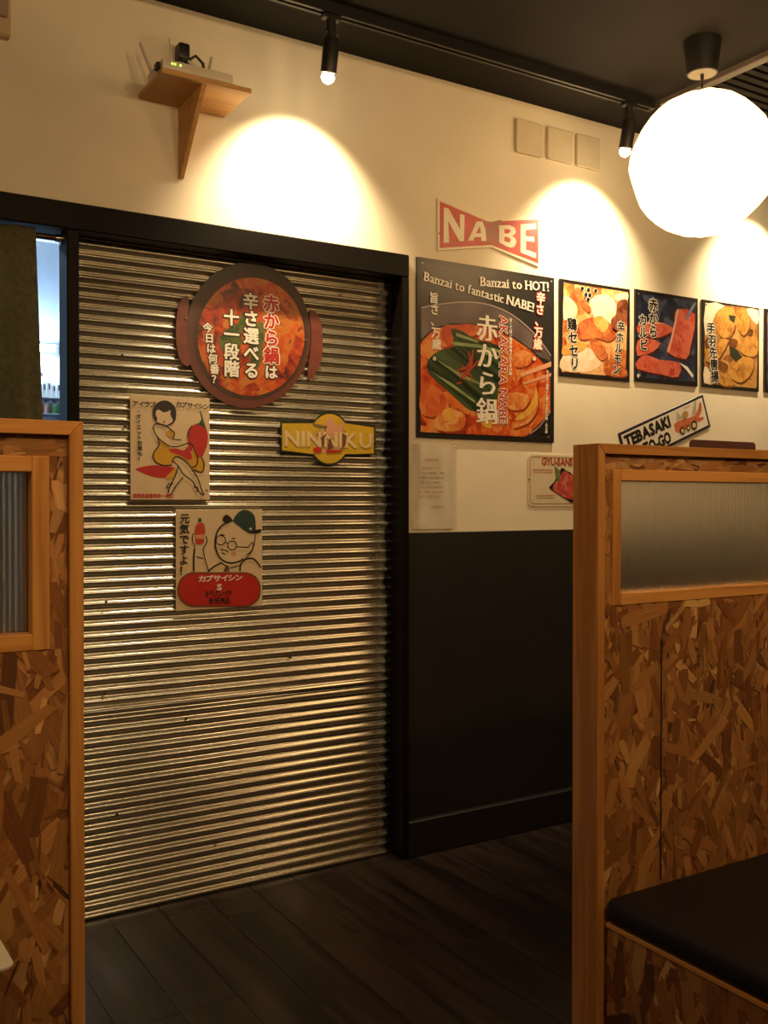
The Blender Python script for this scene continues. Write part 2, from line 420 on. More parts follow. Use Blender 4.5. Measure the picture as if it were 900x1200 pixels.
# wood strands of the strand board, laid flake over flake on a face
def strands(parent, org, U, V, Nn, wu, hv, seed, cover=4.5, ang=90, spread=34, pal=None, big=1.0):
    rnd = random.Random(seed); org, U, V, Nn = map(Vector, (org, U, V, Nn))
    pal = pal or [((.17, .062, .017), .20), ((.24, .098, .026), .30), ((.30, .132, .038), .28), ((.37, .180, .055), .14), ((.48, .27, .10), .05), ((.09, .034, .012), .03)]
    cols = [p[0] for p in pal]; wts = [p[1] for p in pal]
    vs, fs, fc, uvs = [], [], [], []
    n = int(wu * hv * cover / (.075 * .019) / (big * big)) + 8; step = min(1.6e-6, .0028 / n)
    for i in range(n):
        fine = i % 3 == 2
        ln = rnd.uniform(.045, .15) * big * (.40 if fine else 1); wd = rnd.uniform(.009, .034) * big * (.32 if fine else 1)
        a = R(ang + rnd.gauss(0, spread)); ca, sa = math.cos(a), math.sin(a)
        cu, cv = rnd.uniform(-.01, wu + .01), rnd.uniform(-.02, hv + .02)
        m = 4; top = []; bot = []
        for j in range(m + 1):
            t = -ln / 2 + ln * j / m
            k = .55 + .45 * math.sin(math.pi * (j + .7) / (m + 1.4))
            top.append((t + rnd.uniform(-.004, .004), wd / 2 * k * rnd.uniform(.8, 1.15))); bot.append((t + rnd.uniform(-.004, .004), -wd / 2 * k * rnd.uniform(.8, 1.15)))
        poly = top + bot[::-1]
        P = [(cu + x * ca - y * sa, cv + x * sa + y * ca, x, y) for x, y in poly]
        for ax, lim, sg in ((0, 0, 1), (0, wu, -1), (1, 0, 1), (1, hv, -1)):
            Q = []
            for j in range(len(P)):
                p, q = P[j], P[(j + 1) % len(P)]; dp = (p[ax] - lim) * sg; dq = (q[ax] - lim) * sg
                if dp >= 0: Q.append(p)
                if (dp >= 0) != (dq >= 0):
                    t = dp / (dp - dq); Q.append(tuple(p[c] + (q[c] - p[c]) * t for c in range(4)))
            P = Q
            if len(P) < 3: break
        if len(P) < 3: continue
        h = .0003 + i * step
        b0 = len(vs); vs += [tuple(org + U * p[0] + V * p[1] + Nn * h - _loc(parent)) for p in P]
        fs.append(tuple(range(b0, b0 + len(P))))
        c = rnd.choices(cols, wts)[0]; g = rnd.uniform(.8, 1.22)
        fc.append((c[0] * g, c[1] * g * rnd.uniform(.93, 1.06), c[2] * g, 1.))
        r0 = rnd.uniform(0, 9); uvs.append([(p[2] + r0, p[3] + r0) for p in P])
    me = bpy.data.meshes.new('wood_strands'); me.from_pydata(vs, [], fs); me.materials.append(m_strand)
    at = me.attributes.new('strand', 'FLOAT_COLOR', 'FACE'); at.data.foreach_set('color', [x for c in fc for x in c])
    uvl = me.uv_layers.new(name='grain'); k = 0
    for u in uvs:
        for x in u: uvl.data[k].uv = x; k += 1
    me.update()
    bm = bmesh.new(); bm.from_mesh(me)
    for f in bm.faces:
        f.normal_update()
        if f.normal.dot(Nn) < 0: f.normal_flip()
    bm.to_mesh(me); bm.free()
    o = bpy.data.objects.new('wood_strands', me); C.objects.link(o); o.parent = parent; LOC[o.name] = _loc(parent); o['kind'] = 'stuff'
    return o
# traced print outlines, in metres in each sign's own plane
ART = {'big': {'bowlback': [[(0.294, -0.194), (0.258, -0.228), (0.192, -0.283), (0.294, -0.285)]],
         'bowledge': [[(0.192, -0.285), (0.242, -0.251), (0.294, -0.194)]],
         'broth': [[(-0.299, 0.015), (-0.242, 0.067), (-0.169, 0.089), (-0.086, 0.1), (0.014, 0.094), (0.109, 0.068), (0.191, 0.031), (0.266, -0.021), (0.293, -0.055), (0.292, -0.194), (0.258, -0.228), (0.192, -0.282), (0.167, -0.295),
                    (-0.298, -0.295)]],
         'c': (2.18, 1.768, 0.627, 0.626),
         'chunk': [[(-0.298, -0.151), (-0.257, -0.125), (-0.198, -0.158), (-0.176, -0.199), (-0.228, -0.237), (-0.297, -0.229)], [(-0.206, 0.077), (-0.169, 0.086), (-0.162, 0.026), (-0.206, 0.011)],
                   [(-0.139, 0.092), (-0.064, 0.099), (-0.056, 0.066), (-0.102, 0.056)]],
         'chunk2': [[(0.109, -0.001), (0.158, 0.028), (0.208, 0.007), (0.183, -0.027), (0.126, -0.038)], [(0.078, -0.142), (0.142, -0.132), (0.191, -0.148), (0.159, -0.194), (0.086, -0.192)],
                    [(-0.235, -0.244), (-0.176, -0.211), (-0.109, -0.226), (-0.124, -0.281), (-0.228, -0.285)], [(0.142, -0.233), (0.191, -0.193), (0.22, -0.14), (0.233, -0.152), (0.225, -0.198), (0.183, -0.244), (0.11, -0.266)]],
         'ground': [[(-0.299, 0.295), (0.306, 0.301), (0.294, -0.297), (-0.3, -0.297)]],
         'leek': [[(-0.268, -0.042), (-0.213, -0.002), (-0.154, 0.015), (-0.169, 0.074), (-0.124, 0.072), (-0.048, 0.045), (0.053, 0.029), (0.054, -0.08), (0.014, -0.22), (-0.063, -0.211), (-0.101, -0.201), (-0.176, -0.15),
                   (-0.264, -0.09)]],
         'leeklight': [[(-0.169, 0.031), (-0.048, 0.03), (0.046, 0.019), (0.046, 0.008), (-0.048, 0.018), (-0.162, 0.019)], [(-0.257, -0.08), (-0.161, -0.119), (-0.063, -0.174), (-0.063, -0.182), (-0.169, -0.129)],
                       [(-0.235, -0.037), (-0.124, -0.08), (-0.032, -0.111), (-0.032, -0.118), (-0.132, -0.093)], [(-0.147, 0.064), (-0.048, 0.043), (-0.052, 0.036), (-0.15, 0.052)],
                       [(-0.033, 0.013), (0.046, -0.006), (0.046, -0.013), (-0.037, 0.0)]],
         'potedge': [[(-0.296, 0.137), (-0.235, 0.154), (-0.162, 0.169), (-0.087, 0.179), (-0.01, 0.179), (0.077, 0.163), (0.158, 0.128), (0.232, 0.078), (0.295, 0.017)]],
         'potrim': [[(-0.296, 0.139), (-0.235, 0.155), (-0.162, 0.17), (-0.087, 0.18), (-0.01, 0.181), (0.077, 0.165), (0.158, 0.13), (0.232, 0.079), (0.295, 0.018), (0.293, -0.005), (0.241, 0.009), (0.191, 0.037), (0.109, 0.075),
                     (0.014, 0.097), (-0.086, 0.103), (-0.169, 0.095), (-0.242, 0.073), (-0.296, 0.027)]],
         'screws': [(-0.292, 0.293), (0.298, 0.298), (0.285, -0.292), (-0.296, -0.292)],
         'stick': [[(0.144, -0.061), (0.296, -0.005), (0.296, -0.024), (0.15, -0.074)], [(0.157, -0.096), (0.296, -0.048), (0.296, -0.061), (0.16, -0.102)]],
         't': [('vm', '赤から鍋', [(-0.01, 0.143), (-0.009, -0.258)], 'w'), ('r', 'AKAKARA NABE', [(0.066, 0.145), (0.063, -0.252)], 0.036, 'rw'), ('v', '甘くて旨い濃厚味噌だれと辛み鍋', [(0.099, 0.14), (0.098, -0.071)], 'w'),
               ('v', '旨さ、万歳。', [(-0.246, 0.197), (-0.228, -0.044)], 'w'), ('vo', '辛さ、万歳。', [(0.245, 0.252), (0.223, -0.01)], 'wr'), ('s', 'Banzai to HOT!', [(-0.039, 0.242), (0.284, 0.259)], 0.034, 'w'),
               ('s', 'Banzai to fantastic', [(-0.286, 0.232), (0.065, 0.191)], 0.032, 'w'), ('s', 'NABE!', [(0.079, 0.19), (0.209, 0.173)], 0.034, 'w'), ('v', '辛さは十段階から選べる赤から鍋・名古屋', [(0.277, -0.04), (0.271, -0.279)], 'w')],
         'threads': [[(-0.143, -0.069), (-0.101, -0.054), (-0.079, -0.016)], [(-0.132, -0.099), (-0.094, -0.066), (-0.063, -0.045)], [(-0.124, -0.05), (-0.086, -0.065), (-0.075, 0.009)],
                     [(-0.135, -0.078), (-0.086, -0.081), (-0.079, -0.108)], [(-0.117, -0.104), (-0.101, -0.079), (-0.048, -0.026)], [(-0.094, 0.002), (-0.086, -0.041), (-0.109, -0.091)], [(-0.147, -0.118), (-0.124, -0.111)]],
         'yellow': [[(0.118, -0.234), (0.183, -0.187), (0.215, -0.134), (0.22, -0.101), (0.231, -0.146), (0.22, -0.185), (0.167, -0.226)], [(-0.206, -0.218), (-0.169, -0.204), (-0.154, -0.234), (-0.191, -0.254)],
                    [(-0.025, -0.228), (0.014, -0.233), (0.007, -0.27), (-0.032, -0.259)]]},
 'brown': {'q': [(3.251, 1.492), (3.676, 1.495)]},
 'gyu': {'l1': [[(0.023, 0.037), (0.123, 0.037)], [(0.038, -0.061), (0.136, -0.06)]],
         'leaf': [[(0.132, 0.053), (0.159, 0.036), (0.161, -0.001), (0.146, -0.01), (0.136, 0.024)]],
         'meat': [[(0.13, -0.016), (0.165, 0.019), (0.172, 0.031), (0.192, 0.034), (0.211, 0.023), (0.235, 0.005), (0.235, -0.065), (0.204, -0.074), (0.165, -0.06), (0.123, -0.037)]],
         'plate': [[(0.104, -0.029), (0.13, -0.008), (0.165, 0.045), (0.188, 0.037), (0.235, 0.011), (0.235, -0.086), (0.188, -0.074), (0.134, -0.048)]],
         'q': [(2.368, 1.409), (2.594, 1.408), (2.594, 1.21), (2.368, 1.217)],
         't2': [(0.025, 0.023), (0.121, 0.025)],
         't3': [(0.04, -0.074), (0.127, -0.073)],
         'tt': [(0.068, 0.056), (0.223, 0.056)]},
 'lady': {'c': (0.997, 1.393, 0.25, 0.313),
          'chili': [[(0.067, 0.071), (0.086, 0.078), (0.104, 0.072), (0.117, 0.055), (0.119, 0.027), (0.111, -0.002), (0.095, -0.029), (0.071, -0.01), (0.056, 0.004), (0.054, 0.032), (0.058, 0.056)],
                    [(-0.109, -0.064), (-0.08, -0.056), (-0.052, -0.052), (-0.02, -0.054), (0.009, -0.058), (0.016, -0.067), (-0.009, -0.088), (-0.041, -0.09), (-0.073, -0.082), (-0.097, -0.072)]],
          'dress': [[(-0.041, 0.022), (-0.037, 0.008), (-0.052, -0.01), (-0.056, -0.027), (-0.048, -0.041), (-0.027, -0.05), (0.003, -0.048), (0.009, -0.031), (0.023, -0.024), (0.038, -0.03), (0.067, -0.042), (0.06, -0.024),
                     (0.031, -0.015), (0.005, -0.005), (-0.005, 0.005), (-0.02, 0.015), (-0.034, 0.029)],
                    [(-0.016, 0.046), (0.0, 0.058), (0.011, 0.047), (0.009, 0.03), (0.0, 0.033), (-0.009, 0.038)],
                    [(0.067, 0.007), (0.078, -0.01), (0.085, -0.031), (0.097, -0.023), (0.106, -0.041), (0.104, -0.066), (0.089, -0.07), (0.076, -0.064), (0.067, -0.056), (0.056, -0.042), (0.052, -0.033), (0.067, -0.028)],
                    [(-0.016, -0.087), (-0.002, -0.074), (0.014, -0.058), (0.016, -0.077), (0.005, -0.09), (-0.009, -0.094)]],
          'face': [[(-0.046, 0.112), (-0.037, 0.116), (-0.025, 0.109), (-0.012, 0.111), (-0.002, 0.116), (-0.002, 0.102), (0.006, 0.085), (-0.005, 0.075), (-0.016, 0.07), (-0.028, 0.072), (-0.044, 0.08), (-0.043, 0.09), (-0.048, 0.1)]],
          'hair': [[(-0.02, 0.145), (-0.001, 0.14), (0.013, 0.126), (0.017, 0.105), (0.013, 0.084), (0.0, 0.072), (-0.02, 0.069), (-0.041, 0.075), (-0.053, 0.088), (-0.057, 0.105), (-0.053, 0.126), (-0.039, 0.139)]],
          'lines': [[(-0.037, 0.073), (-0.05, 0.072), (-0.055, 0.059), (-0.044, 0.035), (-0.02, 0.015), (0.002, 0.006), (0.023, 0.007), (0.049, 0.016)],
                    [(-0.041, 0.074), (-0.02, 0.07), (-0.002, 0.058), (0.011, 0.047), (0.008, 0.029), (0.032, 0.027)],
                    [(-0.043, 0.032), (-0.037, 0.011), (-0.052, -0.011), (-0.056, -0.027), (-0.046, -0.044), (-0.023, -0.052), (0.003, -0.051)],
                    [(0.005, -0.043), (0.007, -0.031), (0.016, -0.025), (0.027, -0.026), (0.049, -0.042), (0.067, -0.063), (0.085, -0.09), (0.099, -0.129), (0.106, -0.141)],
                    [(0.005, -0.039), (0.023, -0.053), (0.038, -0.077), (0.067, -0.098), (0.078, -0.115), (0.091, -0.134), (0.104, -0.143)], [(0.023, -0.053), (0.014, -0.081), (0.005, -0.098), (-0.006, -0.118), (-0.009, -0.137)],
                    [(0.038, -0.088), (0.016, -0.112), (0.001, -0.137), (-0.008, -0.142)], [(-0.006, -0.105), (-0.015, -0.119), (-0.006, -0.118), (0.005, -0.104)], [(0.074, -0.105), (0.076, -0.119), (0.085, -0.119), (0.081, -0.133)],
                    [(0.067, 0.011), (0.085, -0.027), (0.08, -0.05), (0.067, -0.056)], [(0.097, -0.023), (0.106, -0.044), (0.102, -0.068), (0.089, -0.07), (0.074, -0.064)], [(0.049, 0.016), (0.06, 0.018), (0.071, 0.009)],
                    [(0.067, 0.072), (0.056, 0.056), (0.054, 0.032)]],
          'lips': [[(-0.024, 0.083), (-0.019, 0.083), (-0.018, 0.08), (-0.022, 0.077), (-0.024, 0.079)]],
          'sash': [[(-0.007, -0.003), (0.016, 0.001), (0.041, -0.005), (0.056, 0.009), (0.063, -0.01), (0.067, -0.028), (0.052, -0.033), (0.031, -0.021), (0.005, -0.013)]],
          'stem': [[(0.092, 0.122), (0.098, 0.114), (0.106, 0.086), (0.117, 0.055), (0.11, 0.067), (0.095, 0.074), (0.078, 0.078), (0.089, 0.08), (0.099, 0.093), (0.096, 0.109)]],
          't': [('h', 'アイラブ', [(-0.119, 0.124), (-0.048, 0.124)], 0.0125, 'k'), ('h', 'カプサイシン', [(0.016, 0.129), (0.122, 0.126)], 0.0125, 'k'), ('v', '・ダイエット効果も！', [(-0.102, 0.116), (-0.095, -0.042)], 'k'),
                ('h', '燃焼系健康革命一・赤ロ', [(-0.118, -0.15), (0.005, -0.15)], 0.01, 'r')]},
 'man': {'badge': [[(0.081, -0.047), (0.09, -0.048), (0.098, -0.05), (0.106, -0.053), (0.113, -0.058), (0.12, -0.063), (0.125, -0.07), (0.13, -0.076), (0.133, -0.084), (0.135, -0.092), (0.136, -0.1), (0.136, -0.105), (0.135, -0.113),
                    (0.133, -0.121), (0.13, -0.128), (0.125, -0.135), (0.119, -0.14), (0.113, -0.145), (0.106, -0.149), (0.098, -0.151), (0.089, -0.153), (0.081, -0.153), (-0.087, -0.143), (-0.095, -0.142), (-0.102, -0.14), (-0.11, -0.137),
                    (-0.117, -0.132), (-0.123, -0.127), (-0.128, -0.121), (-0.132, -0.114), (-0.135, -0.107), (-0.137, -0.1), (-0.137, -0.092), (-0.137, -0.087), (-0.137, -0.079), (-0.135, -0.072), (-0.132, -0.065), (-0.128, -0.059),
                    (-0.122, -0.053), (-0.116, -0.049), (-0.11, -0.045), (-0.102, -0.042), (-0.094, -0.041), (-0.086, -0.04)]],
         'badge2': [[(0.08, -0.049), (0.088, -0.05), (0.096, -0.052), (0.104, -0.056), (0.111, -0.06), (0.117, -0.065), (0.123, -0.071), (0.127, -0.078), (0.13, -0.085), (0.132, -0.093), (0.133, -0.1), (0.133, -0.104), (0.132, -0.112),
                     (0.13, -0.119), (0.127, -0.126), (0.123, -0.133), (0.117, -0.138), (0.111, -0.143), (0.104, -0.147), (0.096, -0.149), (0.088, -0.15), (0.08, -0.151), (-0.086, -0.141), (-0.094, -0.14), (-0.101, -0.138),
                     (-0.108, -0.135), (-0.115, -0.131), (-0.121, -0.125), (-0.126, -0.12), (-0.13, -0.113), (-0.133, -0.106), (-0.134, -0.099), (-0.135, -0.092), (-0.135, -0.088), (-0.134, -0.08), (-0.132, -0.073), (-0.129, -0.067),
                     (-0.125, -0.061), (-0.12, -0.055), (-0.115, -0.051), (-0.108, -0.047), (-0.101, -0.045), (-0.093, -0.043), (-0.086, -0.043)]],
         'bottle': [[(-0.083, 0.098), (-0.072, 0.113), (-0.056, 0.113), (-0.049, 0.092), (-0.053, 0.065), (-0.056, 0.049), (-0.08, 0.049), (-0.082, 0.069)]],
         'c': (1.156, 1.051, 0.288, 0.311),
         'cap': [[(-0.072, 0.128), (-0.063, 0.129), (-0.06, 0.118), (-0.073, 0.117)]],
         'cheek': [[(0.055, 0.015), (0.055, 0.012), (0.053, 0.01), (0.052, 0.008), (0.049, 0.007), (0.047, 0.007), (0.044, 0.007), (0.042, 0.009), (0.04, 0.01), (0.039, 0.013), (0.038, 0.015), (0.039, 0.017), (0.04, 0.02), (0.042, 0.021),
                    (0.044, 0.022), (0.047, 0.023), (0.049, 0.022), (0.052, 0.021), (0.054, 0.019), (0.055, 0.017), (0.055, 0.015)],
                   [(0.01, 0.027), (0.01, 0.026), (0.009, 0.025), (0.008, 0.024), (0.008, 0.024), (0.007, 0.024), (0.005, 0.024), (0.005, 0.024), (0.004, 0.025), (0.003, 0.026), (0.003, 0.027), (0.003, 0.028), (0.004, 0.029),
                    (0.005, 0.029), (0.006, 0.03), (0.007, 0.03), (0.008, 0.03), (0.008, 0.029), (0.009, 0.029), (0.01, 0.028), (0.01, 0.027)]],
         'crest': [[(0.097, 0.093), (0.105, 0.098), (0.108, 0.093), (0.103, 0.088)]],
         'hat': [[(0.044, 0.119), (0.057, 0.141), (0.076, 0.153), (0.097, 0.151), (0.116, 0.136), (0.121, 0.109), (0.12, 0.087), (0.105, 0.081), (0.084, 0.087), (0.063, 0.103)],
                 [(0.008, 0.122), (0.013, 0.135), (0.025, 0.138), (0.038, 0.127), (0.044, 0.117), (0.034, 0.117), (0.017, 0.114)], [(0.12, 0.089), (0.14, 0.091), (0.137, 0.081), (0.118, 0.077), (0.09, 0.081), (0.105, 0.084)]],
         'label': [[(-0.081, 0.077), (-0.052, 0.078), (-0.053, 0.064), (-0.081, 0.065)]],
         'rim': [[(0.082, -0.045), (0.091, -0.046), (0.099, -0.048), (0.107, -0.051), (0.115, -0.056), (0.122, -0.061), (0.127, -0.068), (0.132, -0.075), (0.135, -0.083), (0.137, -0.091), (0.138, -0.099), (0.138, -0.106), (0.137, -0.114),
                  (0.135, -0.122), (0.132, -0.13), (0.127, -0.136), (0.121, -0.142), (0.115, -0.147), (0.107, -0.151), (0.099, -0.154), (0.09, -0.155), (0.082, -0.155), (-0.088, -0.146), (-0.096, -0.145), (-0.104, -0.142), (-0.111, -0.139),
                  (-0.118, -0.134), (-0.124, -0.129), (-0.13, -0.123), (-0.134, -0.116), (-0.137, -0.108), (-0.139, -0.101), (-0.14, -0.093), (-0.14, -0.086), (-0.139, -0.078), (-0.137, -0.071), (-0.134, -0.064), (-0.13, -0.057),
                  (-0.124, -0.051), (-0.118, -0.047), (-0.111, -0.043), (-0.103, -0.04), (-0.095, -0.038), (-0.087, -0.038)]],
         't': [('v', '元気ですよ！', [(-0.116, 0.144), (-0.121, -0.048)], 'k'), ('h', 'カプサイシン', [(-0.072, -0.068), (0.073, -0.069)], 0.0155, 'w'), ('h', 'S', [(-0.012, -0.097), (0.003, -0.098)], 0.0185, 'w'),
               ('h', 'ドリンク', [(-0.047, -0.115), (0.036, -0.118)], 0.0155, 'k'), ('h', '新発売品', [(-0.039, -0.137), (0.031, -0.14)], 0.0145, 'k')],
         'thick': [[(0.034, 0.117), (0.005, 0.104), (-0.011, 0.083), (-0.017, 0.052), (-0.011, 0.021), (0.004, -0.002), (0.033, -0.014), (0.063, -0.01), (0.079, -0.001)], [(-0.087, -0.036), (-0.087, 0.005), (-0.084, 0.035)],
                   [(0.067, -0.041), (0.068, -0.02), (0.084, -0.005), (0.109, -0.002), (0.126, -0.015), (0.138, -0.032)], [(-0.041, -0.038), (-0.02, -0.023), (0.004, -0.012)]],
         'thin': [[(0.084, -0.001), (0.105, 0.018), (0.116, 0.046), (0.119, 0.075)],
                  [(0.017, 0.058), (0.017, 0.054), (0.014, 0.05), (0.011, 0.047), (0.006, 0.045), (0.002, 0.044), (-0.003, 0.045), (-0.008, 0.047), (-0.011, 0.05), (-0.013, 0.054), (-0.014, 0.059), (-0.013, 0.063), (-0.011, 0.068),
                   (-0.007, 0.071), (-0.003, 0.073), (0.002, 0.073), (0.007, 0.073), (0.011, 0.07), (0.014, 0.067), (0.017, 0.063), (0.017, 0.058)],
                  [(0.055, 0.041), (0.054, 0.037), (0.052, 0.033), (0.048, 0.03), (0.044, 0.028), (0.04, 0.027), (0.035, 0.028), (0.031, 0.03), (0.028, 0.034), (0.025, 0.037), (0.025, 0.042), (0.025, 0.046), (0.028, 0.05), (0.031, 0.053),
                   (0.035, 0.055), (0.04, 0.055), (0.044, 0.055), (0.049, 0.053), (0.052, 0.049), (0.054, 0.045), (0.055, 0.041)],
                  [(0.016, 0.053), (0.026, 0.048)], [(0.054, 0.037), (0.096, 0.034)], [(0.094, 0.034), (0.109, 0.05), (0.112, 0.034), (0.101, 0.018), (0.086, 0.01)], [(0.0, 0.03), (0.013, 0.028), (0.027, 0.021)],
                  [(0.004, 0.019), (0.017, 0.015)], [(-0.057, 0.034), (-0.051, 0.003), (-0.039, -0.037)], [(-0.079, 0.009), (-0.057, 0.003)], [(-0.083, 0.037), (-0.091, 0.058), (-0.091, 0.077), (-0.084, 0.081)],
                  [(-0.057, 0.035), (-0.044, 0.055), (-0.048, 0.074)], [(0.031, -0.03), (0.046, -0.028), (0.063, -0.023)], [(0.004, -0.012), (0.025, -0.028)], [(0.0, 0.077), (0.015, 0.074)], [(0.038, 0.064), (0.05, 0.063)]],
         'tie': [[(0.013, -0.033), (0.021, -0.02), (0.029, -0.024), (0.031, -0.041), (0.011, -0.04)]]},
 'nabe': {'A': [[(-0.091, -0.038), (-0.053, 0.037), (-0.027, 0.04), (-0.013, 0.014), (-0.009, -0.028), (-0.031, -0.031), (-0.033, -0.017), (-0.063, -0.022), (-0.069, -0.035)]],
          'Ah': [[(-0.056, -0.007), (-0.039, 0.022), (-0.034, -0.003)]],
          'B': [[(0.049, 0.037), (0.097, 0.045), (0.121, 0.041), (0.129, 0.028), (0.123, 0.015), (0.109, 0.008), (0.125, 0.001), (0.131, -0.012), (0.121, -0.031), (0.104, -0.037), (0.084, -0.035), (0.05, -0.025)]],
          'Bh': [[(0.074, 0.027), (0.094, 0.03), (0.104, 0.024), (0.094, 0.014), (0.074, 0.012)], [(0.074, -0.001), (0.094, 0.0), (0.105, -0.007), (0.096, -0.02), (0.074, -0.016)]],
          'E': [[(0.15, 0.056), (0.224, 0.07), (0.225, 0.049), (0.175, 0.038), (0.175, 0.016), (0.216, 0.018), (0.216, 0.0), (0.176, -0.002), (0.176, -0.034), (0.225, -0.04), (0.225, -0.061), (0.15, -0.048)]],
          'N': [[(-0.198, 0.064), (-0.177, 0.063), (-0.126, -0.004), (-0.128, 0.052), (-0.107, 0.051), (-0.109, -0.042), (-0.129, -0.046), (-0.179, 0.019), (-0.174, -0.056), (-0.198, -0.061)]],
          'c': (2.178, 2.205),
          'inner': [[(-0.214, 0.083), (0.002, 0.043), (0.237, 0.088), (0.237, -0.078), (0.015, -0.039), (-0.214, -0.081)]],
          'outer': [[(-0.224, 0.093), (0.005, 0.047), (0.24, 0.091), (0.241, -0.09), (0.012, -0.047), (-0.222, -0.092)]],
          'worn': [[(-0.037, 0.035), (-0.008, 0.044), (0.015, 0.044), (0.044, 0.055), (0.064, 0.055), (0.071, 0.027), (0.054, -0.011), (0.061, -0.024), (0.031, -0.034), (0.005, -0.034), (-0.021, -0.032), (-0.037, -0.019), (-0.053, -0.011),
                    (-0.031, 0.002)]]},
 'nin': {'c': (1.542, 1.441),
         'club': [[(-0.061, 0.049), (-0.034, 0.046), (-0.007, 0.041), (-0.007, 0.035), (-0.03, 0.033), (-0.057, 0.041)]],
         'dark': [[(-0.032, 0.001), (-0.018, -0.032), (-0.016, 0.001), (-0.007, 0.018)], [(0.007, 0.002), (0.017, -0.031), (-0.007, -0.039), (0.0, -0.002)], [(0.05, 0.02), (0.069, 0.013), (0.064, -0.021), (0.05, -0.03)]],
         'fig': [[(-0.007, 0.063), (0.012, 0.07), (0.022, 0.056), (0.031, 0.044), (0.05, 0.053), (0.055, 0.033), (0.04, 0.02), (-0.002, 0.014), (-0.011, 0.03)]],
         'garlic': [[(-0.05, 0.016), (-0.025, 0.034), (0.007, 0.043), (0.05, 0.039), (0.069, 0.021), (0.074, -0.008), (0.055, -0.038), (0.021, -0.047), (-0.025, -0.048), (-0.053, -0.037), (-0.057, -0.008)]],
         'inner': [[(-0.171, 0.044), (-0.054, 0.049), (-0.048, 0.057), (-0.041, 0.064), (-0.033, 0.07), (-0.024, 0.076), (-0.015, 0.079), (-0.006, 0.082), (0.004, 0.083), (0.013, 0.083), (0.023, 0.081), (0.032, 0.078), (0.041, 0.074),
                    (0.049, 0.068), (0.056, 0.061), (0.063, 0.054), (0.177, 0.044), (0.176, -0.045), (0.063, -0.05), (0.056, -0.058), (0.049, -0.065), (0.041, -0.071), (0.032, -0.076), (0.023, -0.08), (0.013, -0.082), (0.004, -0.083),
                    (-0.006, -0.083), (-0.015, -0.081), (-0.024, -0.078), (-0.033, -0.073), (-0.041, -0.067), (-0.048, -0.061), (-0.054, -0.053), (-0.171, -0.043)]],
         'outer': [[(-0.176, 0.049), (-0.059, 0.052), (-0.052, 0.061), (-0.044, 0.068), (-0.036, 0.075), (-0.027, 0.08), (-0.017, 0.084), (-0.007, 0.087), (0.004, 0.088), (0.014, 0.088), (0.024, 0.086), (0.034, 0.083), (0.044, 0.079),
                    (0.053, 0.073), (0.061, 0.065), (0.068, 0.057), (0.183, 0.05), (0.182, -0.05), (0.068, -0.053), (0.061, -0.062), (0.053, -0.07), (0.044, -0.076), (0.034, -0.081), (0.024, -0.085), (0.014, -0.088), (0.004, -0.089),
                    (-0.007, -0.088), (-0.017, -0.086), (-0.027, -0.083), (-0.036, -0.078), (-0.045, -0.072), (-0.052, -0.064), (-0.059, -0.056), (-0.176, -0.048)]],
         'red': [[(-0.06, -0.035), (-0.044, -0.028), (-0.025, -0.034), (-0.028, -0.046), (-0.055, -0.047)], [(-0.011, -0.038), (0.05, -0.036), (0.05, -0.043), (-0.007, -0.048)]],
         't': [('h', 'NINNIKU', [(-0.161, -0.028), (0.166, -0.026)], 0.049, 'c')]},
 'note': {'c': (1.948, 1.284, 0.211, 0.309)},
 'p1': {'c': (2.707, 1.898, 0.37, 0.374),
        'dark': [[(0.116, 0.127), (0.168, 0.14), (0.163, 0.064), (0.107, 0.004), (0.079, 0.049), (0.111, 0.08)], [(0.033, 0.045), (0.07, 0.042), (0.06, 0.014), (0.033, 0.018)]],
        'droprim': [[(-0.063, 0.16), (-0.065, 0.154), (-0.07, 0.15), (-0.077, 0.149), (-0.083, 0.152), (-0.085, 0.158), (-0.083, 0.164), (-0.077, 0.168), (-0.071, 0.169), (-0.065, 0.166), (-0.063, 0.16)],
                    [(-0.031, 0.158), (-0.033, 0.152), (-0.038, 0.148), (-0.045, 0.147), (-0.051, 0.15), (-0.053, 0.156), (-0.051, 0.162), (-0.045, 0.167), (-0.038, 0.167), (-0.033, 0.164), (-0.031, 0.158)],
                    [(0.007, 0.159), (0.005, 0.153), (0.0, 0.149), (-0.007, 0.148), (-0.013, 0.151), (-0.015, 0.157), (-0.013, 0.163), (-0.008, 0.168), (-0.001, 0.168), (0.005, 0.165), (0.007, 0.159)],
                    [(-0.044, 0.138), (-0.046, 0.132), (-0.052, 0.128), (-0.059, 0.127), (-0.064, 0.13), (-0.066, 0.136), (-0.064, 0.142), (-0.059, 0.147), (-0.052, 0.147), (-0.046, 0.144), (-0.044, 0.138)],
                    [(-0.023, 0.138), (-0.025, 0.132), (-0.031, 0.127), (-0.038, 0.127), (-0.044, 0.13), (-0.046, 0.136), (-0.044, 0.142), (-0.038, 0.146), (-0.031, 0.147), (-0.026, 0.144), (-0.023, 0.138)],
                    [(-0.032, 0.12), (-0.034, 0.114), (-0.04, 0.11), (-0.047, 0.109), (-0.053, 0.112), (-0.055, 0.118), (-0.053, 0.124), (-0.047, 0.129), (-0.04, 0.129), (-0.034, 0.126), (-0.032, 0.12)]],
        'drops': [[(-0.065, 0.16), (-0.067, 0.155), (-0.071, 0.151), (-0.077, 0.15), (-0.081, 0.153), (-0.083, 0.158), (-0.081, 0.163), (-0.077, 0.167), (-0.071, 0.167), (-0.067, 0.165), (-0.065, 0.16)],
                  [(-0.033, 0.158), (-0.035, 0.153), (-0.039, 0.149), (-0.045, 0.149), (-0.049, 0.151), (-0.051, 0.156), (-0.049, 0.161), (-0.045, 0.165), (-0.039, 0.166), (-0.035, 0.163), (-0.033, 0.158)],
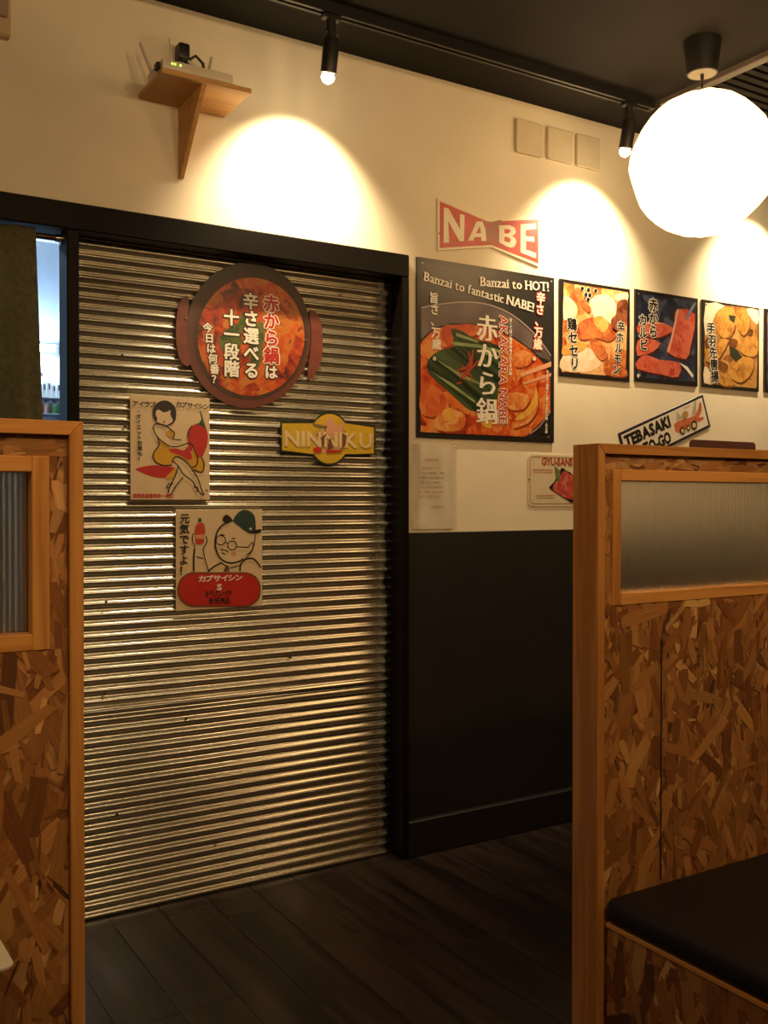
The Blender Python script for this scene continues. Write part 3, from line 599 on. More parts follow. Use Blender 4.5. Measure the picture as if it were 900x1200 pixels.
                  [(0.005, 0.159), (0.003, 0.154), (-0.001, 0.15), (-0.007, 0.15), (-0.011, 0.152), (-0.013, 0.157), (-0.011, 0.162), (-0.007, 0.166), (-0.001, 0.167), (0.003, 0.164), (0.005, 0.159)],
                  [(-0.046, 0.138), (-0.048, 0.133), (-0.052, 0.129), (-0.058, 0.129), (-0.062, 0.131), (-0.064, 0.136), (-0.062, 0.141), (-0.058, 0.145), (-0.052, 0.146), (-0.048, 0.143), (-0.046, 0.138)],
                  [(-0.026, 0.138), (-0.027, 0.132), (-0.032, 0.129), (-0.037, 0.128), (-0.042, 0.131), (-0.044, 0.136), (-0.042, 0.141), (-0.037, 0.145), (-0.032, 0.145), (-0.027, 0.143), (-0.026, 0.138)],
                  [(-0.035, 0.12), (-0.036, 0.115), (-0.041, 0.111), (-0.046, 0.111), (-0.051, 0.113), (-0.052, 0.118), (-0.051, 0.123), (-0.046, 0.127), (-0.041, 0.128), (-0.036, 0.125), (-0.035, 0.12)]],
        'gold': [[(-0.166, -0.072), (-0.093, -0.047), (-0.048, -0.063), (-0.101, -0.093), (-0.173, -0.106)], [(-0.013, 0.04), (0.024, 0.064), (0.07, 0.035), (0.033, -0.002)]],
        'ground': [[(-0.167, 0.171), (0.174, 0.173), (0.162, -0.168), (-0.176, -0.171)]],
        'meat': [[(-0.102, 0.012), (-0.022, 0.053), (0.06, 0.034), (0.116, 0.005), (0.07, -0.033), (-0.003, -0.025), (-0.084, -0.039)], [(-0.076, 0.127), (-0.031, 0.092), (-0.049, 0.07), (-0.12, 0.142), (-0.085, 0.159)],
                 [(-0.026, -0.024), (0.033, -0.049), (0.061, -0.094), (0.024, -0.11), (-0.021, -0.074)], [(0.052, -0.108), (0.154, -0.128), (0.16, -0.165), (0.052, -0.162)]],
        'screws': [(-0.162, 0.168), (0.164, -0.161)],
        't': [('vo', '鶏セセリ', [(-0.128, 0.041), (-0.11, -0.159)], 'kw'), ('vo', '辛ホルモン', [(0.137, 0.053), (0.106, -0.162)], 'kw')],
        'white': [[(-0.167, 0.117), (-0.137, 0.117), (-0.102, 0.091), (-0.102, 0.052), (-0.146, 0.034), (-0.168, 0.032)],
                  [(-0.031, 0.112), (0.005, 0.142), (0.06, 0.148), (0.102, 0.126), (0.107, 0.079), (0.07, 0.035), (0.015, 0.036), (-0.017, 0.067)],
                  [(-0.173, -0.112), (-0.093, -0.066), (-0.003, -0.079), (0.033, -0.11), (-0.021, -0.157), (-0.175, -0.165)], [(0.106, 0.154), (0.17, 0.171), (0.168, 0.137), (0.116, 0.131)]]},
 'p2': {'c': (3.107, 1.904, 0.376, 0.374),
        'fat': [[(0.056, 0.128), (0.043, 0.078), (0.018, -0.002), (-0.002, -0.056), (0.01, -0.053), (0.03, -0.001), (0.053, 0.072), (0.066, 0.123)], [(-0.168, 0.043), (-0.082, 0.065), (0.018, 0.055), (-0.043, 0.058), (-0.122, 0.049)]],
        'glow': [[(0.069, -0.093), (0.121, -0.107), (0.158, -0.141), (0.153, -0.152), (0.111, -0.119)], [(-0.173, -0.156), (-0.155, -0.162), (-0.164, -0.173), (-0.174, -0.169)]],
        'ground': [[(-0.171, 0.169), (0.174, 0.172), (0.165, -0.169), (-0.177, -0.17)]],
        'meat': [[(0.056, 0.128), (0.167, 0.118), (0.142, -0.013), (0.111, -0.076), (-0.002, -0.056), (0.018, -0.002), (0.043, 0.078)],
                 [(-0.168, 0.044), (-0.082, 0.066), (0.018, 0.055), (0.038, 0.039), (-0.022, 0.009), (-0.082, -0.003), (-0.169, 0.01)], [(-0.172, -0.025), (-0.121, -0.007), (-0.042, -0.021), (-0.082, -0.059), (-0.172, -0.084)],
                 [(-0.171, -0.101), (-0.121, -0.076), (-0.042, -0.091), (0.075, -0.093), (0.065, -0.154), (-0.032, -0.15), (-0.173, -0.137)]],
        'screws': [(-0.166, 0.167), (0.161, -0.162), (-0.161, -0.166)],
        't': [('vo', '赤から', [(-0.085, 0.157), (-0.084, -0.005)], 'kw'), ('vo', 'カルビ', [(-0.146, 0.088), (-0.136, -0.06)], 'kw')],
        'tongs': [[(0.105, 0.093), (0.159, 0.167), (0.174, 0.165), (0.12, 0.092)]]},
 'p3': {'brown': [[(-0.014, 0.033), (0.037, 0.03), (0.027, -0.005), (-0.014, -0.001)], [(-0.084, -0.068), (-0.024, -0.083), (-0.044, -0.119), (-0.094, -0.095)], [(0.11, 0.085), (0.141, 0.084), (0.136, 0.056), (0.108, 0.057)],
                  [(-0.164, 0.02), (-0.125, 0.036), (-0.115, -0.01), (-0.164, -0.02)]],
        'c': (3.506, 1.905, 0.377, 0.376),
        'gold': [[(-0.105, 0.132), (-0.046, 0.168), (0.016, 0.158), (0.026, 0.104), (-0.004, 0.047), (-0.065, 0.035), (-0.105, 0.078)], [(0.036, 0.16), (0.099, 0.166), (0.12, 0.106), (0.078, 0.054), (0.026, 0.098)],
                 [(0.047, 0.031), (0.12, 0.055), (0.171, 0.056), (0.169, -0.021), (0.1, -0.033), (0.037, -0.004)], [(-0.024, -0.09), (0.058, -0.043), (0.142, -0.044), (0.132, -0.107), (0.059, -0.153), (-0.013, -0.13)],
                 [(-0.164, -0.02), (-0.105, -0.009), (-0.065, 0.028), (-0.024, 0.018), (-0.094, -0.068), (-0.164, -0.074)], [(-0.104, -0.096), (-0.023, -0.124), (0.018, -0.166), (-0.074, -0.168)]],
        'green': [[(-0.016, -0.001), (0.037, -0.011), (0.069, -0.042), (0.027, -0.066), (-0.009, -0.035)], [(-0.02, 0.135), (0.026, 0.135), (0.016, 0.103), (-0.013, 0.114)]],
        'ground': [[(-0.169, 0.172), (0.179, 0.18), (0.17, -0.172), (-0.175, -0.172)]],
        'screws': [(-0.162, 0.166), (0.166, -0.167)],
        't': [('vo', '手羽先唐揚', [(-0.137, 0.092), (-0.106, -0.163)], 'kw')],
        'white': [[(-0.167, 0.168), (-0.046, 0.172), (-0.105, 0.125), (-0.135, 0.076), (-0.17, 0.032)], [(0.098, 0.173), (0.175, 0.174), (0.173, 0.111), (0.13, 0.135)],
                  [(-0.173, -0.101), (-0.144, -0.112), (-0.104, -0.167), (-0.175, -0.168)]]},
 'plates': [(2.305, 2.648), (2.432, 2.645), (2.428, 2.526), (2.301, 2.522), (2.457, 2.647), (2.582, 2.649), (2.578, 2.531), (2.453, 2.524), (2.603, 2.65), (2.724, 2.65), (2.72, 2.527), (2.599, 2.525)],
 'pot': {'c': (1.251, 1.765),
         'food': [[(0.201, 0.008), (0.199, -0.02), (0.193, -0.047), (0.183, -0.074), (0.17, -0.099), (0.153, -0.122), (0.133, -0.143), (0.112, -0.161), (0.088, -0.175), (0.063, -0.186), (0.036, -0.194), (0.01, -0.197), (-0.016, -0.197),
                   (-0.041, -0.192), (-0.065, -0.184), (-0.088, -0.173), (-0.108, -0.159), (-0.126, -0.141), (-0.141, -0.121), (-0.153, -0.099), (-0.161, -0.075), (-0.167, -0.05), (-0.168, -0.025), (-0.167, 0.002), (-0.161, 0.028),
                   (-0.152, 0.053), (-0.14, 0.077), (-0.125, 0.1), (-0.108, 0.12), (-0.087, 0.138), (-0.065, 0.153), (-0.041, 0.165), (-0.015, 0.174), (0.011, 0.179), (0.037, 0.18), (0.063, 0.178), (0.088, 0.171), (0.112, 0.161),
                   (0.134, 0.147), (0.153, 0.13), (0.17, 0.11), (0.183, 0.087), (0.193, 0.062), (0.199, 0.035), (0.201, 0.008)]],
         'handle': [[(-0.197, 0.094), (-0.225, 0.075), (-0.237, 0.01), (-0.235, -0.059), (-0.222, -0.105), (-0.192, -0.111), (-0.204, -0.016)],
                    [(0.22, 0.097), (0.254, 0.079), (0.268, 0.014), (0.263, -0.062), (0.241, -0.112), (0.213, -0.128), (0.227, 0.004)]],
         'inner': [[(0.21, 0.011), (0.208, -0.019), (0.201, -0.049), (0.191, -0.078), (0.177, -0.105), (0.159, -0.13), (0.138, -0.152), (0.115, -0.172), (0.089, -0.187), (0.063, -0.199), (0.035, -0.207), (0.007, -0.21), (-0.021, -0.21),
                    (-0.048, -0.205), (-0.073, -0.197), (-0.097, -0.184), (-0.119, -0.168), (-0.138, -0.15), (-0.153, -0.128), (-0.166, -0.104), (-0.175, -0.078), (-0.181, -0.051), (-0.182, -0.023), (-0.181, 0.005), (-0.175, 0.033),
                    (-0.166, 0.06), (-0.153, 0.086), (-0.137, 0.111), (-0.118, 0.133), (-0.097, 0.152), (-0.073, 0.169), (-0.047, 0.182), (-0.02, 0.191), (0.008, 0.197), (0.036, 0.198), (0.063, 0.195), (0.09, 0.188), (0.115, 0.177),
                    (0.138, 0.162), (0.159, 0.143), (0.177, 0.122), (0.191, 0.097), (0.201, 0.07), (0.208, 0.041), (0.21, 0.011)]],
         'leek': [[(-0.08, 0.001), (-0.035, 0.029), (-0.015, 0.073), (-0.009, 0.032), (-0.035, -0.019), (-0.08, -0.035)], [(0.03, 0.035), (0.057, 0.026), (0.043, -0.085), (0.017, -0.117), (0.004, -0.039)],
                  [(-0.099, -0.018), (-0.022, -0.012), (-0.035, -0.055), (-0.08, -0.07)]],
         'rim': [[(0.225, 0.015), (0.223, -0.016), (0.217, -0.048), (0.207, -0.078), (0.194, -0.107), (0.177, -0.134), (0.157, -0.159), (0.135, -0.18), (0.111, -0.199), (0.084, -0.214), (0.057, -0.225), (0.029, -0.233), (0.0, -0.236),
                  (-0.028, -0.236), (-0.055, -0.231), (-0.081, -0.223), (-0.106, -0.211), (-0.129, -0.196), (-0.149, -0.177), (-0.166, -0.156), (-0.181, -0.133), (-0.193, -0.108), (-0.201, -0.081), (-0.206, -0.052), (-0.208, -0.023),
                  (-0.206, 0.006), (-0.201, 0.035), (-0.192, 0.064), (-0.181, 0.091), (-0.166, 0.117), (-0.148, 0.141), (-0.128, 0.163), (-0.105, 0.182), (-0.081, 0.198), (-0.054, 0.211), (-0.027, 0.221), (0.001, 0.226), (0.029, 0.228),
                  (0.058, 0.225), (0.085, 0.219), (0.111, 0.209), (0.136, 0.195), (0.158, 0.177), (0.178, 0.156), (0.194, 0.132), (0.208, 0.105), (0.217, 0.076), (0.223, 0.046), (0.225, 0.015)]],
         't': [('vo', '赤から鍋', [(0.08, 0.131), (0.082, -0.091)], 'rw'), ('vo', 'は', [(0.08, -0.093), (0.08, -0.14)], 'wk'), ('vo', '辛さ選べる', [(0.009, 0.131), (0.012, -0.143)], 'wk'), ('vo', '十一段階', [(-0.057, 0.073), (-0.056, -0.142)], 'wk'),
               ('vo', '今日は何番？', [(-0.139, 0.022), (-0.105, -0.168)], 'wk')]},
 'teb': {'q': [(2.834, 1.503), (3.329, 1.688), (3.378, 1.544), (2.882, 1.374)]}}
# ================================================================== the room
WY = -.045            # face of the cream wall
CEIL = 2.72
XL, XR, YF = -1.9, 5.2, -5.2
fl = struct('floor', box(XL, XR, YF, .1, -.06, -.006), m_floor, 'dark brown wooden plank floor of the restaurant')
rnd = random.Random(4)
plank_me = {}
PW = .15
for i in range(int((XR - XL) / PW)):
    x = XL + PW * (i + .5); y = .085 - rnd.uniform(0, .9)
    segs = [(.085, y)]
    while y > YF + .3:
        y2 = max(YF, y - 1.2); segs.append((y, y2)); y = y2
    for a, b in segs:
        if a - b < .05: continue
        key = round(a - b, 2)
        bm = box(-PW / 2 + .0008, PW / 2 - .0008, -(a - b) / 2 + .0008, (a - b) / 2 - .0008, -.006, 0, .0008) if key not in plank_me or key != 1.2 else None
        if bm is not None:
            o = obj('plank', bm, m_plank, fl); plank_me[key] = o.data
        else:
            o = bpy.data.objects.new('plank', plank_me[key]); C.objects.link(o); o.parent = fl
        o.location = (x, (a + b) / 2, 0)
cl = struct('ceiling', box(XL, 2.80, YF, .1, CEIL, CEIL + .05), m_ceil, 'dark grey painted ceiling')
cr = struct('ceiling_recess', box(2.80, XR, YF, .1, CEIL + .07, CEIL + .12), m_ceil, 'dark slatted ceiling beyond the trim')
struct('ceiling_strip', box(2.80, XR, -.33, .1, CEIL, CEIL + .07), m_ceil, 'dark ceiling strip along the wall above the posters')
slat = None
for i in range(52):
    y = -.36 - .042 * i
    if slat is None:
        slat = obj('ceiling_slat', box(2.80, XR, -.013, .013, CEIL + .0, CEIL + .07), m_ceil, cr); o = slat
    else:
        o = slat.copy(); C.objects.link(o)
    o.location = (0, y, 0)
struct('trim_1', box(2.765, 2.800, YF, -.322, CEIL - .022, CEIL + .07, .004), M('dark taupe trim', (.085, .070, .060), .5, var=.1), 'dark trim strip across the ceiling beside the lantern')
# back wall: cream plaster around the doorway
struct('wall_back', prism([(XL, 0), (-.45, 0), (-.45, 2.05), (1.80, 2.05), (1.80, 0), (XR, 0), (XR, CEIL + .12), (XL, CEIL + .12)], WY, .08), m_wall, 'cream plaster wall with posters')
struct('wall_wainscot', box(1.815, XR, WY - .012, WY + .02, 0, 1.123, .002), m_blackwall, 'black lower wall panel beneath the cream wall')
struct('baseboard_back', box(1.815, XR, WY - .035, WY, 0, .125, .004), m_black, 'black baseboard along the black wall')
struct('wall_left', box(XL - .1, XL, YF, .1, 0, CEIL), m_wall)
struct('wall_right', box(XR, XR + .1, YF, .1, 0, CEIL + .12), m_wall)
struct('wall_front', box(XL, XR, YF - .1, YF, 0, CEIL + .12), m_wall)
# dark door frame
FY = -.08
struct('trim_2', box(-.47, 1.818, FY, .02, 1.998, 2.074, .003), m_brownblack, 'dark brown header beam above the corrugated door')
struct('trim_3', box(1.791, 1.818, FY, .03, 0, 1.998, .003), m_brownblack, 'dark brown door post right of the corrugated door')
struct('trim_4', box(.672, .706, FY, .015, 0, 1.998, .003), m_brownblack, 'dark brown door post between curtain and corrugated door')
struct('trim_5', box(-.47, -.43, FY, .03, 0, 1.998, .003), m_brownblack)
# corrugated sliding door
door = thing('door_1', 'silver corrugated metal sliding door with signs on it', 'door', (1.25, 0, 0), kind='structure')
def sheet(z0, z1, yoff, phase):
    b = bmesh.new(); nx = 14; pitch = .032; rows = int((z1 - z0) / pitch * 10)
    X = [.700 + (1.825 - .700) * i / nx for i in range(nx + 1)]; g = []; rn = random.Random(int(z0 * 100) + 1)
    ph = [rn.uniform(0, 6) for _ in range(4)]
    for j in range(rows + 1):
        z = z0 + (z1 - z0) * j / rows; row = []
        for x in X:
            wob = .0009 * math.sin(x * 3 + z * 2 + ph[0]) + .0003 * math.sin(x * 8 - z * 5 + ph[1])
            t = 2 * math.pi * z / pitch + phase
            row.append(b.verts.new((x, yoff - .0054 * math.sin(t) + wob, z)))
        g.append(row)
    for j in range(rows):
        for i in range(nx): b.faces.new((g[j][i], g[j][i + 1], g[j + 1][i + 1], g[j + 1][i]))
    me = obj('corrugated_sheet', b, m_galv, door, smooth=False)
    for p in me.data.polygons: p.use_smooth = True
    return me
sheet(.004, .640, .003, 0.0)
sheet(.612, 1.886, .0005, 1.3)
sheet(1.858, 2.05, -.002, 2.2)
obj('door_edge', box(.700, 1.825, .008, .028, 0, 2.03), m_black, door)
for x, z in ((.826, 1.985), (.845, 1.845), (.85, 1.666), (.857, 1.455), (.80, .935), (.795, .665), (1.045, .56), (1.735, 1.82), (1.735, .60), (1.60, 1.94), (1.72, 1.05), (.83, .30), (1.40, .72), (1.15, .16), (1.62, .22)):
    obj('screw', tube([(x, -.003, z), (x, -.0085, z), (x, -.0095, z)], [.0042, .0042, .002], 8), m_rust, door)

# ================================================================== kitchen beyond the curtain
KY = 2.45
struct('wall_kitchen_back', box(-1.2, 1.9, KY, KY + .08, 0, 2.75), m_kwall, 'pale blue kitchen wall seen past the curtain')
struct('wall_kitchen_right', box(1.235, 1.30, .09, KY, 0, 2.75), m_kwall)
struct('wall_kitchen_left', box(-1.2, -1.12, .09, KY, 0, 2.75), m_kwall)
struct('ceiling_kitchen', box(-1.2, 1.9, .08, KY + .08, 2.60, 2.68), m_white, 'white kitchen ceiling')
struct('floor_kitchen', box(-1.2, 1.9, .10, KY + .08, -.06, 0), M('grey kitchen floor', (.18, .18, .18), .5, var=.1))
struct('trim_6', box(-.43, .672, .081, .12, 2.016, 2.08), M('blue grey lintel', (.45, .52, .60), .4, var=.05), 'blue grey lintel strip above the curtain rod')
tl = thing('wall_light', 'bright bluish white tube light on the kitchen wall', 'light', (1.05, KY - .03, 2.03))
obj('fixture_body', box(.80, 1.22, KY - .05, KY, 2.015, 2.055, .004), m_white, tl)
obj('tube', tube([(.82, KY - .075, 2.03), (1.20, KY - .075, 2.03)], .018, 12), Memit('cool white tube', (.72, .88, 1.), 85.), tl, True)
for x in (.815, 1.205): obj('tube_holder', box(x - .008, x + .008, KY - .095, KY - .05, 2.008, 2.052, .002), m_white, tl)
kl = bpy.data.lights.new('kitchen ceiling light', 'AREA'); kl.shape = 'RECTANGLE'; kl.size = 1.1; kl.size_y = .2; kl.energy = KITCHEN_W; kl.color = (.66, .84, 1.)
klo = bpy.data.objects.new('kitchen_ceiling_light', kl); C.objects.link(klo); klo.location = (.1, 1.2, 2.585)
kf = thing('ceiling_light', 'long white ceiling light inside the kitchen', 'light', (.1, 1.2, 2.6))
obj('diffuser', box(-.46, .66, 1.10, 1.30, 2.588, 2.60, .003), m_white, kf)
# shelf with bottles
KS = 2.22
sh = thing('steel_shelf', 'steel kitchen shelf unit holding small bottles', 'shelf', (1.10, KS, 0))
for z in (1.60, 1.672, 1.752):
    obj('shelf_board', box(.92, 1.228, KS - .07, KS + .09, z - .006, z, .001), m_steel, sh)
for x in (.925, 1.224):
    for y in (KS - .066, KS + .086): obj('post', tube([(x, y, 0), (x, y, 1.80)], .005, 8), m_steel, sh)
obj('back_panel', box(.92, 1.228, KS + .088, KS + .094, .9, 1.80), m_steel, sh)
bcol = {'red': (.45, .03, .02), 'pale pink': (.60, .32, .28), 'brown': (.12, .05, .02), 'bright green': (.06, .30, .03), 'dark green': (.02, .10, .04)}
order = ['pale pink', 'red', 'pale pink', 'brown', 'bright green', 'dark green', 'dark green']
bm_mat = {k: M(k + ' glass', v, .2) for k, v in bcol.items()}
seen = {}
for i, cn in enumerate(order):
    x = 1.068 + i * .0205
    seen[cn] = seen.get(cn, 0) + 1
    cnt = order.count(cn)
    t = thing('bottle', ('%s seasoning bottle on the middle kitchen shelf' % cn) if cnt == 1 else ('%s of two %s seasoning bottles on the middle kitchen shelf' % (['left', 'right'][seen[cn] - 1], cn)), 'bottle', (x, KS - .04, 1.672), 'seasoning bottles in the kitchen')
    obj('glass_body', lathe([(.0075, 1.672), (.0085, 1.675), (.0085, 1.704), (.005, 1.716), (.0035, 1.728)], x, KS - .04, 12), bm_mat[cn], t, True)
    obj('cap', lathe([(.0042, 1.728), (.0042, 1.738)], x, KS - .04, 10), m_white if i % 2 else m_plastic, t)
for i in range(6):
    x = 1.075 + i * .0235
    t = thing('spice_carton', 'white spice carton with dark stripe, %s from the left on the top kitchen shelf' % ['first', 'second', 'third', 'fourth', 'fifth', 'sixth'][i], 'carton', (x, KS - .04, 1.752), 'white cartons on the top kitchen shelf')
    h = .062 + .006 * (i % 3)
    obj('carton_body', box(x - .009, x + .009, KS - .052, KS - .028, 1.752, 1.752 + h, .0008), m_white, t)
    obj('stripe', box(x - .002, x + .004, KS - .0528, KS - .052, 1.752 + h * .55, 1.752 + h * .95), M('navy stripe', (.02, .03, .06), .5), t)
m_tumb = M('dark blue glass', (.03, .05, .08), .1, spec=.8)
for i in range(6):
    x = 1.072 + i * .0235
    o = obj('tumbler', lathe([(.0075, 1.6), (.0100, 1.640), (.0088, 1.640), (.006, 1.604)], x, KS - .03, 14), m_tumb, None, True)
    tag(o, 'small dark glass tumbler, %s from the left on the lower kitchen shelf' % ['first', 'second', 'third', 'fourth', 'fifth', 'sixth'][i], 'glass', 'tumblers on the lower kitchen shelf')
nt_ = obj('paper_note', prism([(1.098, 1.845), (1.130, 1.862), (1.143, 1.912), (1.112, 1.900)], KY - .0045, KY - .001), m_white)
tag(nt_, 'tilted white paper note pinned on the kitchen wall', 'note')
fn_ = thing('funnel', 'small grey funnel hanging on the kitchen wall', 'funnel', (1.15, KY - .02, 1.83))
obj('cone', tube([(1.150, KY - .022, 1.838), (1.147, KY - .022, 1.872), (1.145, KY - .022, 1.888)], [.019, .008, .004], 14), m_steel, fn_, True)
obj('hook', tube([(1.145, KY, 1.905), (1.145, KY - .022, 1.905), (1.145, KY - .024, 1.886)], .0035, 8), m_plastic, fn_)
# curtain and rod
rod = thing('curtain_rod', 'dark bronze curtain rod with chrome end flange in kitchen doorway', 'rod', (.67, -.02, 1.982))
obj('bar', tube([(-.425, -.02, 1.982), (.670, -.02, 1.982)], .0085, 14), m_bronze, rod, True)
for s, x in ((1, .6715), (-1, -.4295)):
    obj('flange', tube([(x, -.02, 1.982), (x - .004 * s, -.02, 1.982), (x - .005 * s, -.02, 1.982), (x - .018 * s, -.02, 1.982)], [.019, .019, .012, .011], 16), m_chrome, rod, True)
b = bmesh.new(); g = []
nx, nz = 70, 24
for j in range(nz + 1):
    z = 1.996 - (1.996 - .62) * j / nz; row = []
    f = j / nz
    xe = .595 + .046 * f
    for i in range(nx + 1):
        s = i / nx; x = -.36 + (xe + .36) * s
        amp = .008 + .022 * min(1, f * 2.2)
        y = -.047 + amp * math.sin(s * 44 + .6 * math.sin(f * 3)) * (.6 + .4 * math.sin(s * 9 + 1)) * (1 - .75 * max(0, (s - .93) / .07)) + .003 * math.sin(s * 97)
        row.append(b.verts.new((x, y, z)))
    g.append(row)
for j in range(nz):
    for i in range(nx): b.faces.new((g[j][i], g[j + 1][i], g[j + 1][i + 1], g[j][i + 1]))
bmesh.ops.solidify(b, geom=list(b.faces), thickness=.0015)
cu = obj('curtain', b, m_curtain, None, True); tag(cu, 'olive green cloth curtain hanging in the kitchen doorway', 'curtain')

# ================================================================== partitions and bench
PY0, PY1, PF = -1.425, -1.350, -1.415
def partition(label, xe, sgn, xfar, wx0, wx1, seed):
    """xe: free end, sgn: direction in which the partition runs, wx0/wx1: outer edges of its window near/far from the free end"""
    t = thing('partition', label, 'partition', ((xe + xfar) / 2, -1.388, 0), 'strand board partitions with glazed windows')
    c = .020
    obj('cap_rail', prism([(xe, 1.350), (xfar, 1.350), (xfar, 1.329), (xe + sgn * c, 1.329)], PY0, PY1, bev=.0012), m_pine['x'], t)
    obj('end_post', prism([(xe, 1.350), (xe + sgn * c, 1.329), (xe + sgn * c, 0), (xe, 0)], PY0, PY1, bev=.0012), m_pine['z'], t)
    zt, zb = 1.298, 1.016; fw = .0245
    def board(name, xa, xb, z0, z1, k, **kw):
        xa, xb = min(xa, xb), max(xa, xb)
        o = obj(name, box(xa, xb, PF, PY1 - .008, z0, z1), m_osb, t)
        strands(o, (xa, PF, z0), (1, 0, 0), (0, 0, 1), (0, -1, 0), xb - xa, z1 - z0, seed + k, **kw)
        return o
    a = xe + sgn * (c + .0015)
    board('strand_board_strip', a, xfar, zt, 1.3275, 1, ang=0, spread=14, big=.6)
    board('strand_board_stile', a, wx0, zb, zt, 2, spread=16, big=.6)
    board('strand_board_stile', wx1, xfar, zb, zt, 3, spread=20)
    board('strand_board_panel', a, xfar, 0.0, zb, 4)
    gx0, gx1 = wx0 + sgn * fw, wx1 - sgn * fw
    A0, A1 = min(gx0, gx1), max(gx0, gx1); B0, B1 = min(wx0, wx1), max(wx0, wx1)
    yf = PF - .004; yb = PY1 - .004
    obj('window_rail', box(A0, A1, yf, yb, zt - .0235, zt, .0015), m_pine['x'], t)
    obj('window_rail', box(A0, A1, yf, yb, zb, zb + .0245, .0015), m_pine['x'], t)
    obj('window_stile', box(B0, A0, yf, yb, zb, zt, .0015), m_pine['z'], t)
    obj('window_stile', box(A1, B1, yf, yb, zb, zt, .0015), m_pine['z'], t)
    # reeded glass: ribs on the front, flat at the back
    b = bmesh.new(); y0, y1 = -1.386, -1.381; z0, z1 = zb + .0245, zt - .0235; pitch = .0082; n = int((A1 - A0) / pitch * 6)
    fr, bk = [], []
    for i in range(n + 1):
        x = A0 + (A1 - A0) * i / n; d = .0011 * abs(math.sin(math.pi * (x - A0) / pitch))
        fr.append((b.verts.new((x, y0 - d, z0)), b.verts.new((x, y0 - d, z1))))
        bk.append((b.verts.new((x, y1, z0)), b.verts.new((x, y1, z1))))
    for i in range(n):
        b.faces.new((fr[i][0], fr[i + 1][0], fr[i + 1][1], fr[i][1])); b.faces.new((bk[i][0], bk[i][1], bk[i + 1][1], bk[i + 1][0]))
        b.faces.new((fr[i][0], bk[i][0], bk[i + 1][0], fr[i + 1][0])); b.faces.new((fr[i][1], fr[i + 1][1], bk[i + 1][1], bk[i][1]))
    b.faces.new((fr[0][0], fr[0][1], bk[0][1], bk[0][0])); b.faces.new((fr[n][0], bk[n][0], bk[n][1], fr[n][1]))
    bmesh.ops.recalc_face_normals(b, faces=b.faces)
    obj('glass_pane', b, m_reed, t, label='reeded frosted glass pane')
    return t
pr = partition('wooden strand board partition behind the black bench, with reeded glass window', 1.401, 1, 2.95, 1.448, 2.40, 11)
obj('saw_slot', box(1.5905, 1.5930, PF - .0045, PF - .0032, .42, .936), M('dark slot', (.004, .003, .002), .9), pr)
pl = partition('wooden strand board partition at the left, in front of the curtain', .372, -1, -1.30, .325, -.62, 37)
bench = thing('bench', 'black vinyl bench seat on strand board base beside the right partition', 'bench', (2.1, -1.65, 0))
bx0, bx1, by0, by1 = 1.421, 2.95, -1.88, -1.4285
o = obj('base', box(bx0 + .004, bx1, by0 + .004, by1, 0, .362), m_osb, bench)
strands(o, (bx0 + .004, by1, 0), (0, -1, 0), (0, 0, 1), (-1, 0, 0), by1 - by0 - .004, .362, 71, spread=24)
strands(o, (bx0 + .004, by0 + .004, 0), (1, 0, 0), (0, 0, 1), (0, -1, 0), bx1 - bx0 - .004, .362, 72)
obj('seat_board', box(bx0, bx1, by0, by1, .362, .371, .001), m_pine['y'], bench)
b = box(bx0 - .003, bx1, by0 - .012, by1, .371, .424, .021, seg=4)
obj('cushion', b, m_vinyl, bench, True, label='black vinyl seat cushion')

# table corner outside the frame with a menu lying over its edge
tb = thing('table', 'dark wooden dining table at the lower left', 'table', (-.2, -1.98, 0))
obj('table_top', box(-.6, .165, -2.45, -1.5, .672, .702, .004), m_plank, tb)
for x in (-.54, .10):
    for y in (-2.39, -1.56): obj('leg', box(x - .025, x + .025, y - .025, y + .025, 0, .672, .003), m_black, tb)
b = bmesh.new()
mc = rrect(-.105, .105, -.149, .149, .012)
f = b.faces.new([b.verts.new((x, y, 0)) for x, y in mc])
r = bmesh.ops.extrude_face_region(b, geom=[f]); bmesh.ops.translate(b, verts=[v for v in r['geom'] if isinstance(v, bmesh.types.BMVert)], vec=(0, 0, .0025))
bmesh.ops.recalc_face_normals(b, faces=b.faces)
# the card's corner points to the right, over the table edge
tip = Vector((.2140, -1.720)); ang = R(2)
rot = Matrix.Rotation(ang, 4, 'Z'); cen = tip - (rot @ Vector((.1015, -.1455, 0))).to_2d()
b.transform(Matrix.Translation((cen.x, cen.y, .7025)) @ rot)
o = obj('menu_card', b, M('grey white laminate', (.55, .52, .44), .3, var=.03)); tag(o, 'grey white menu card with rounded corner at the lower left edge', 'menu')
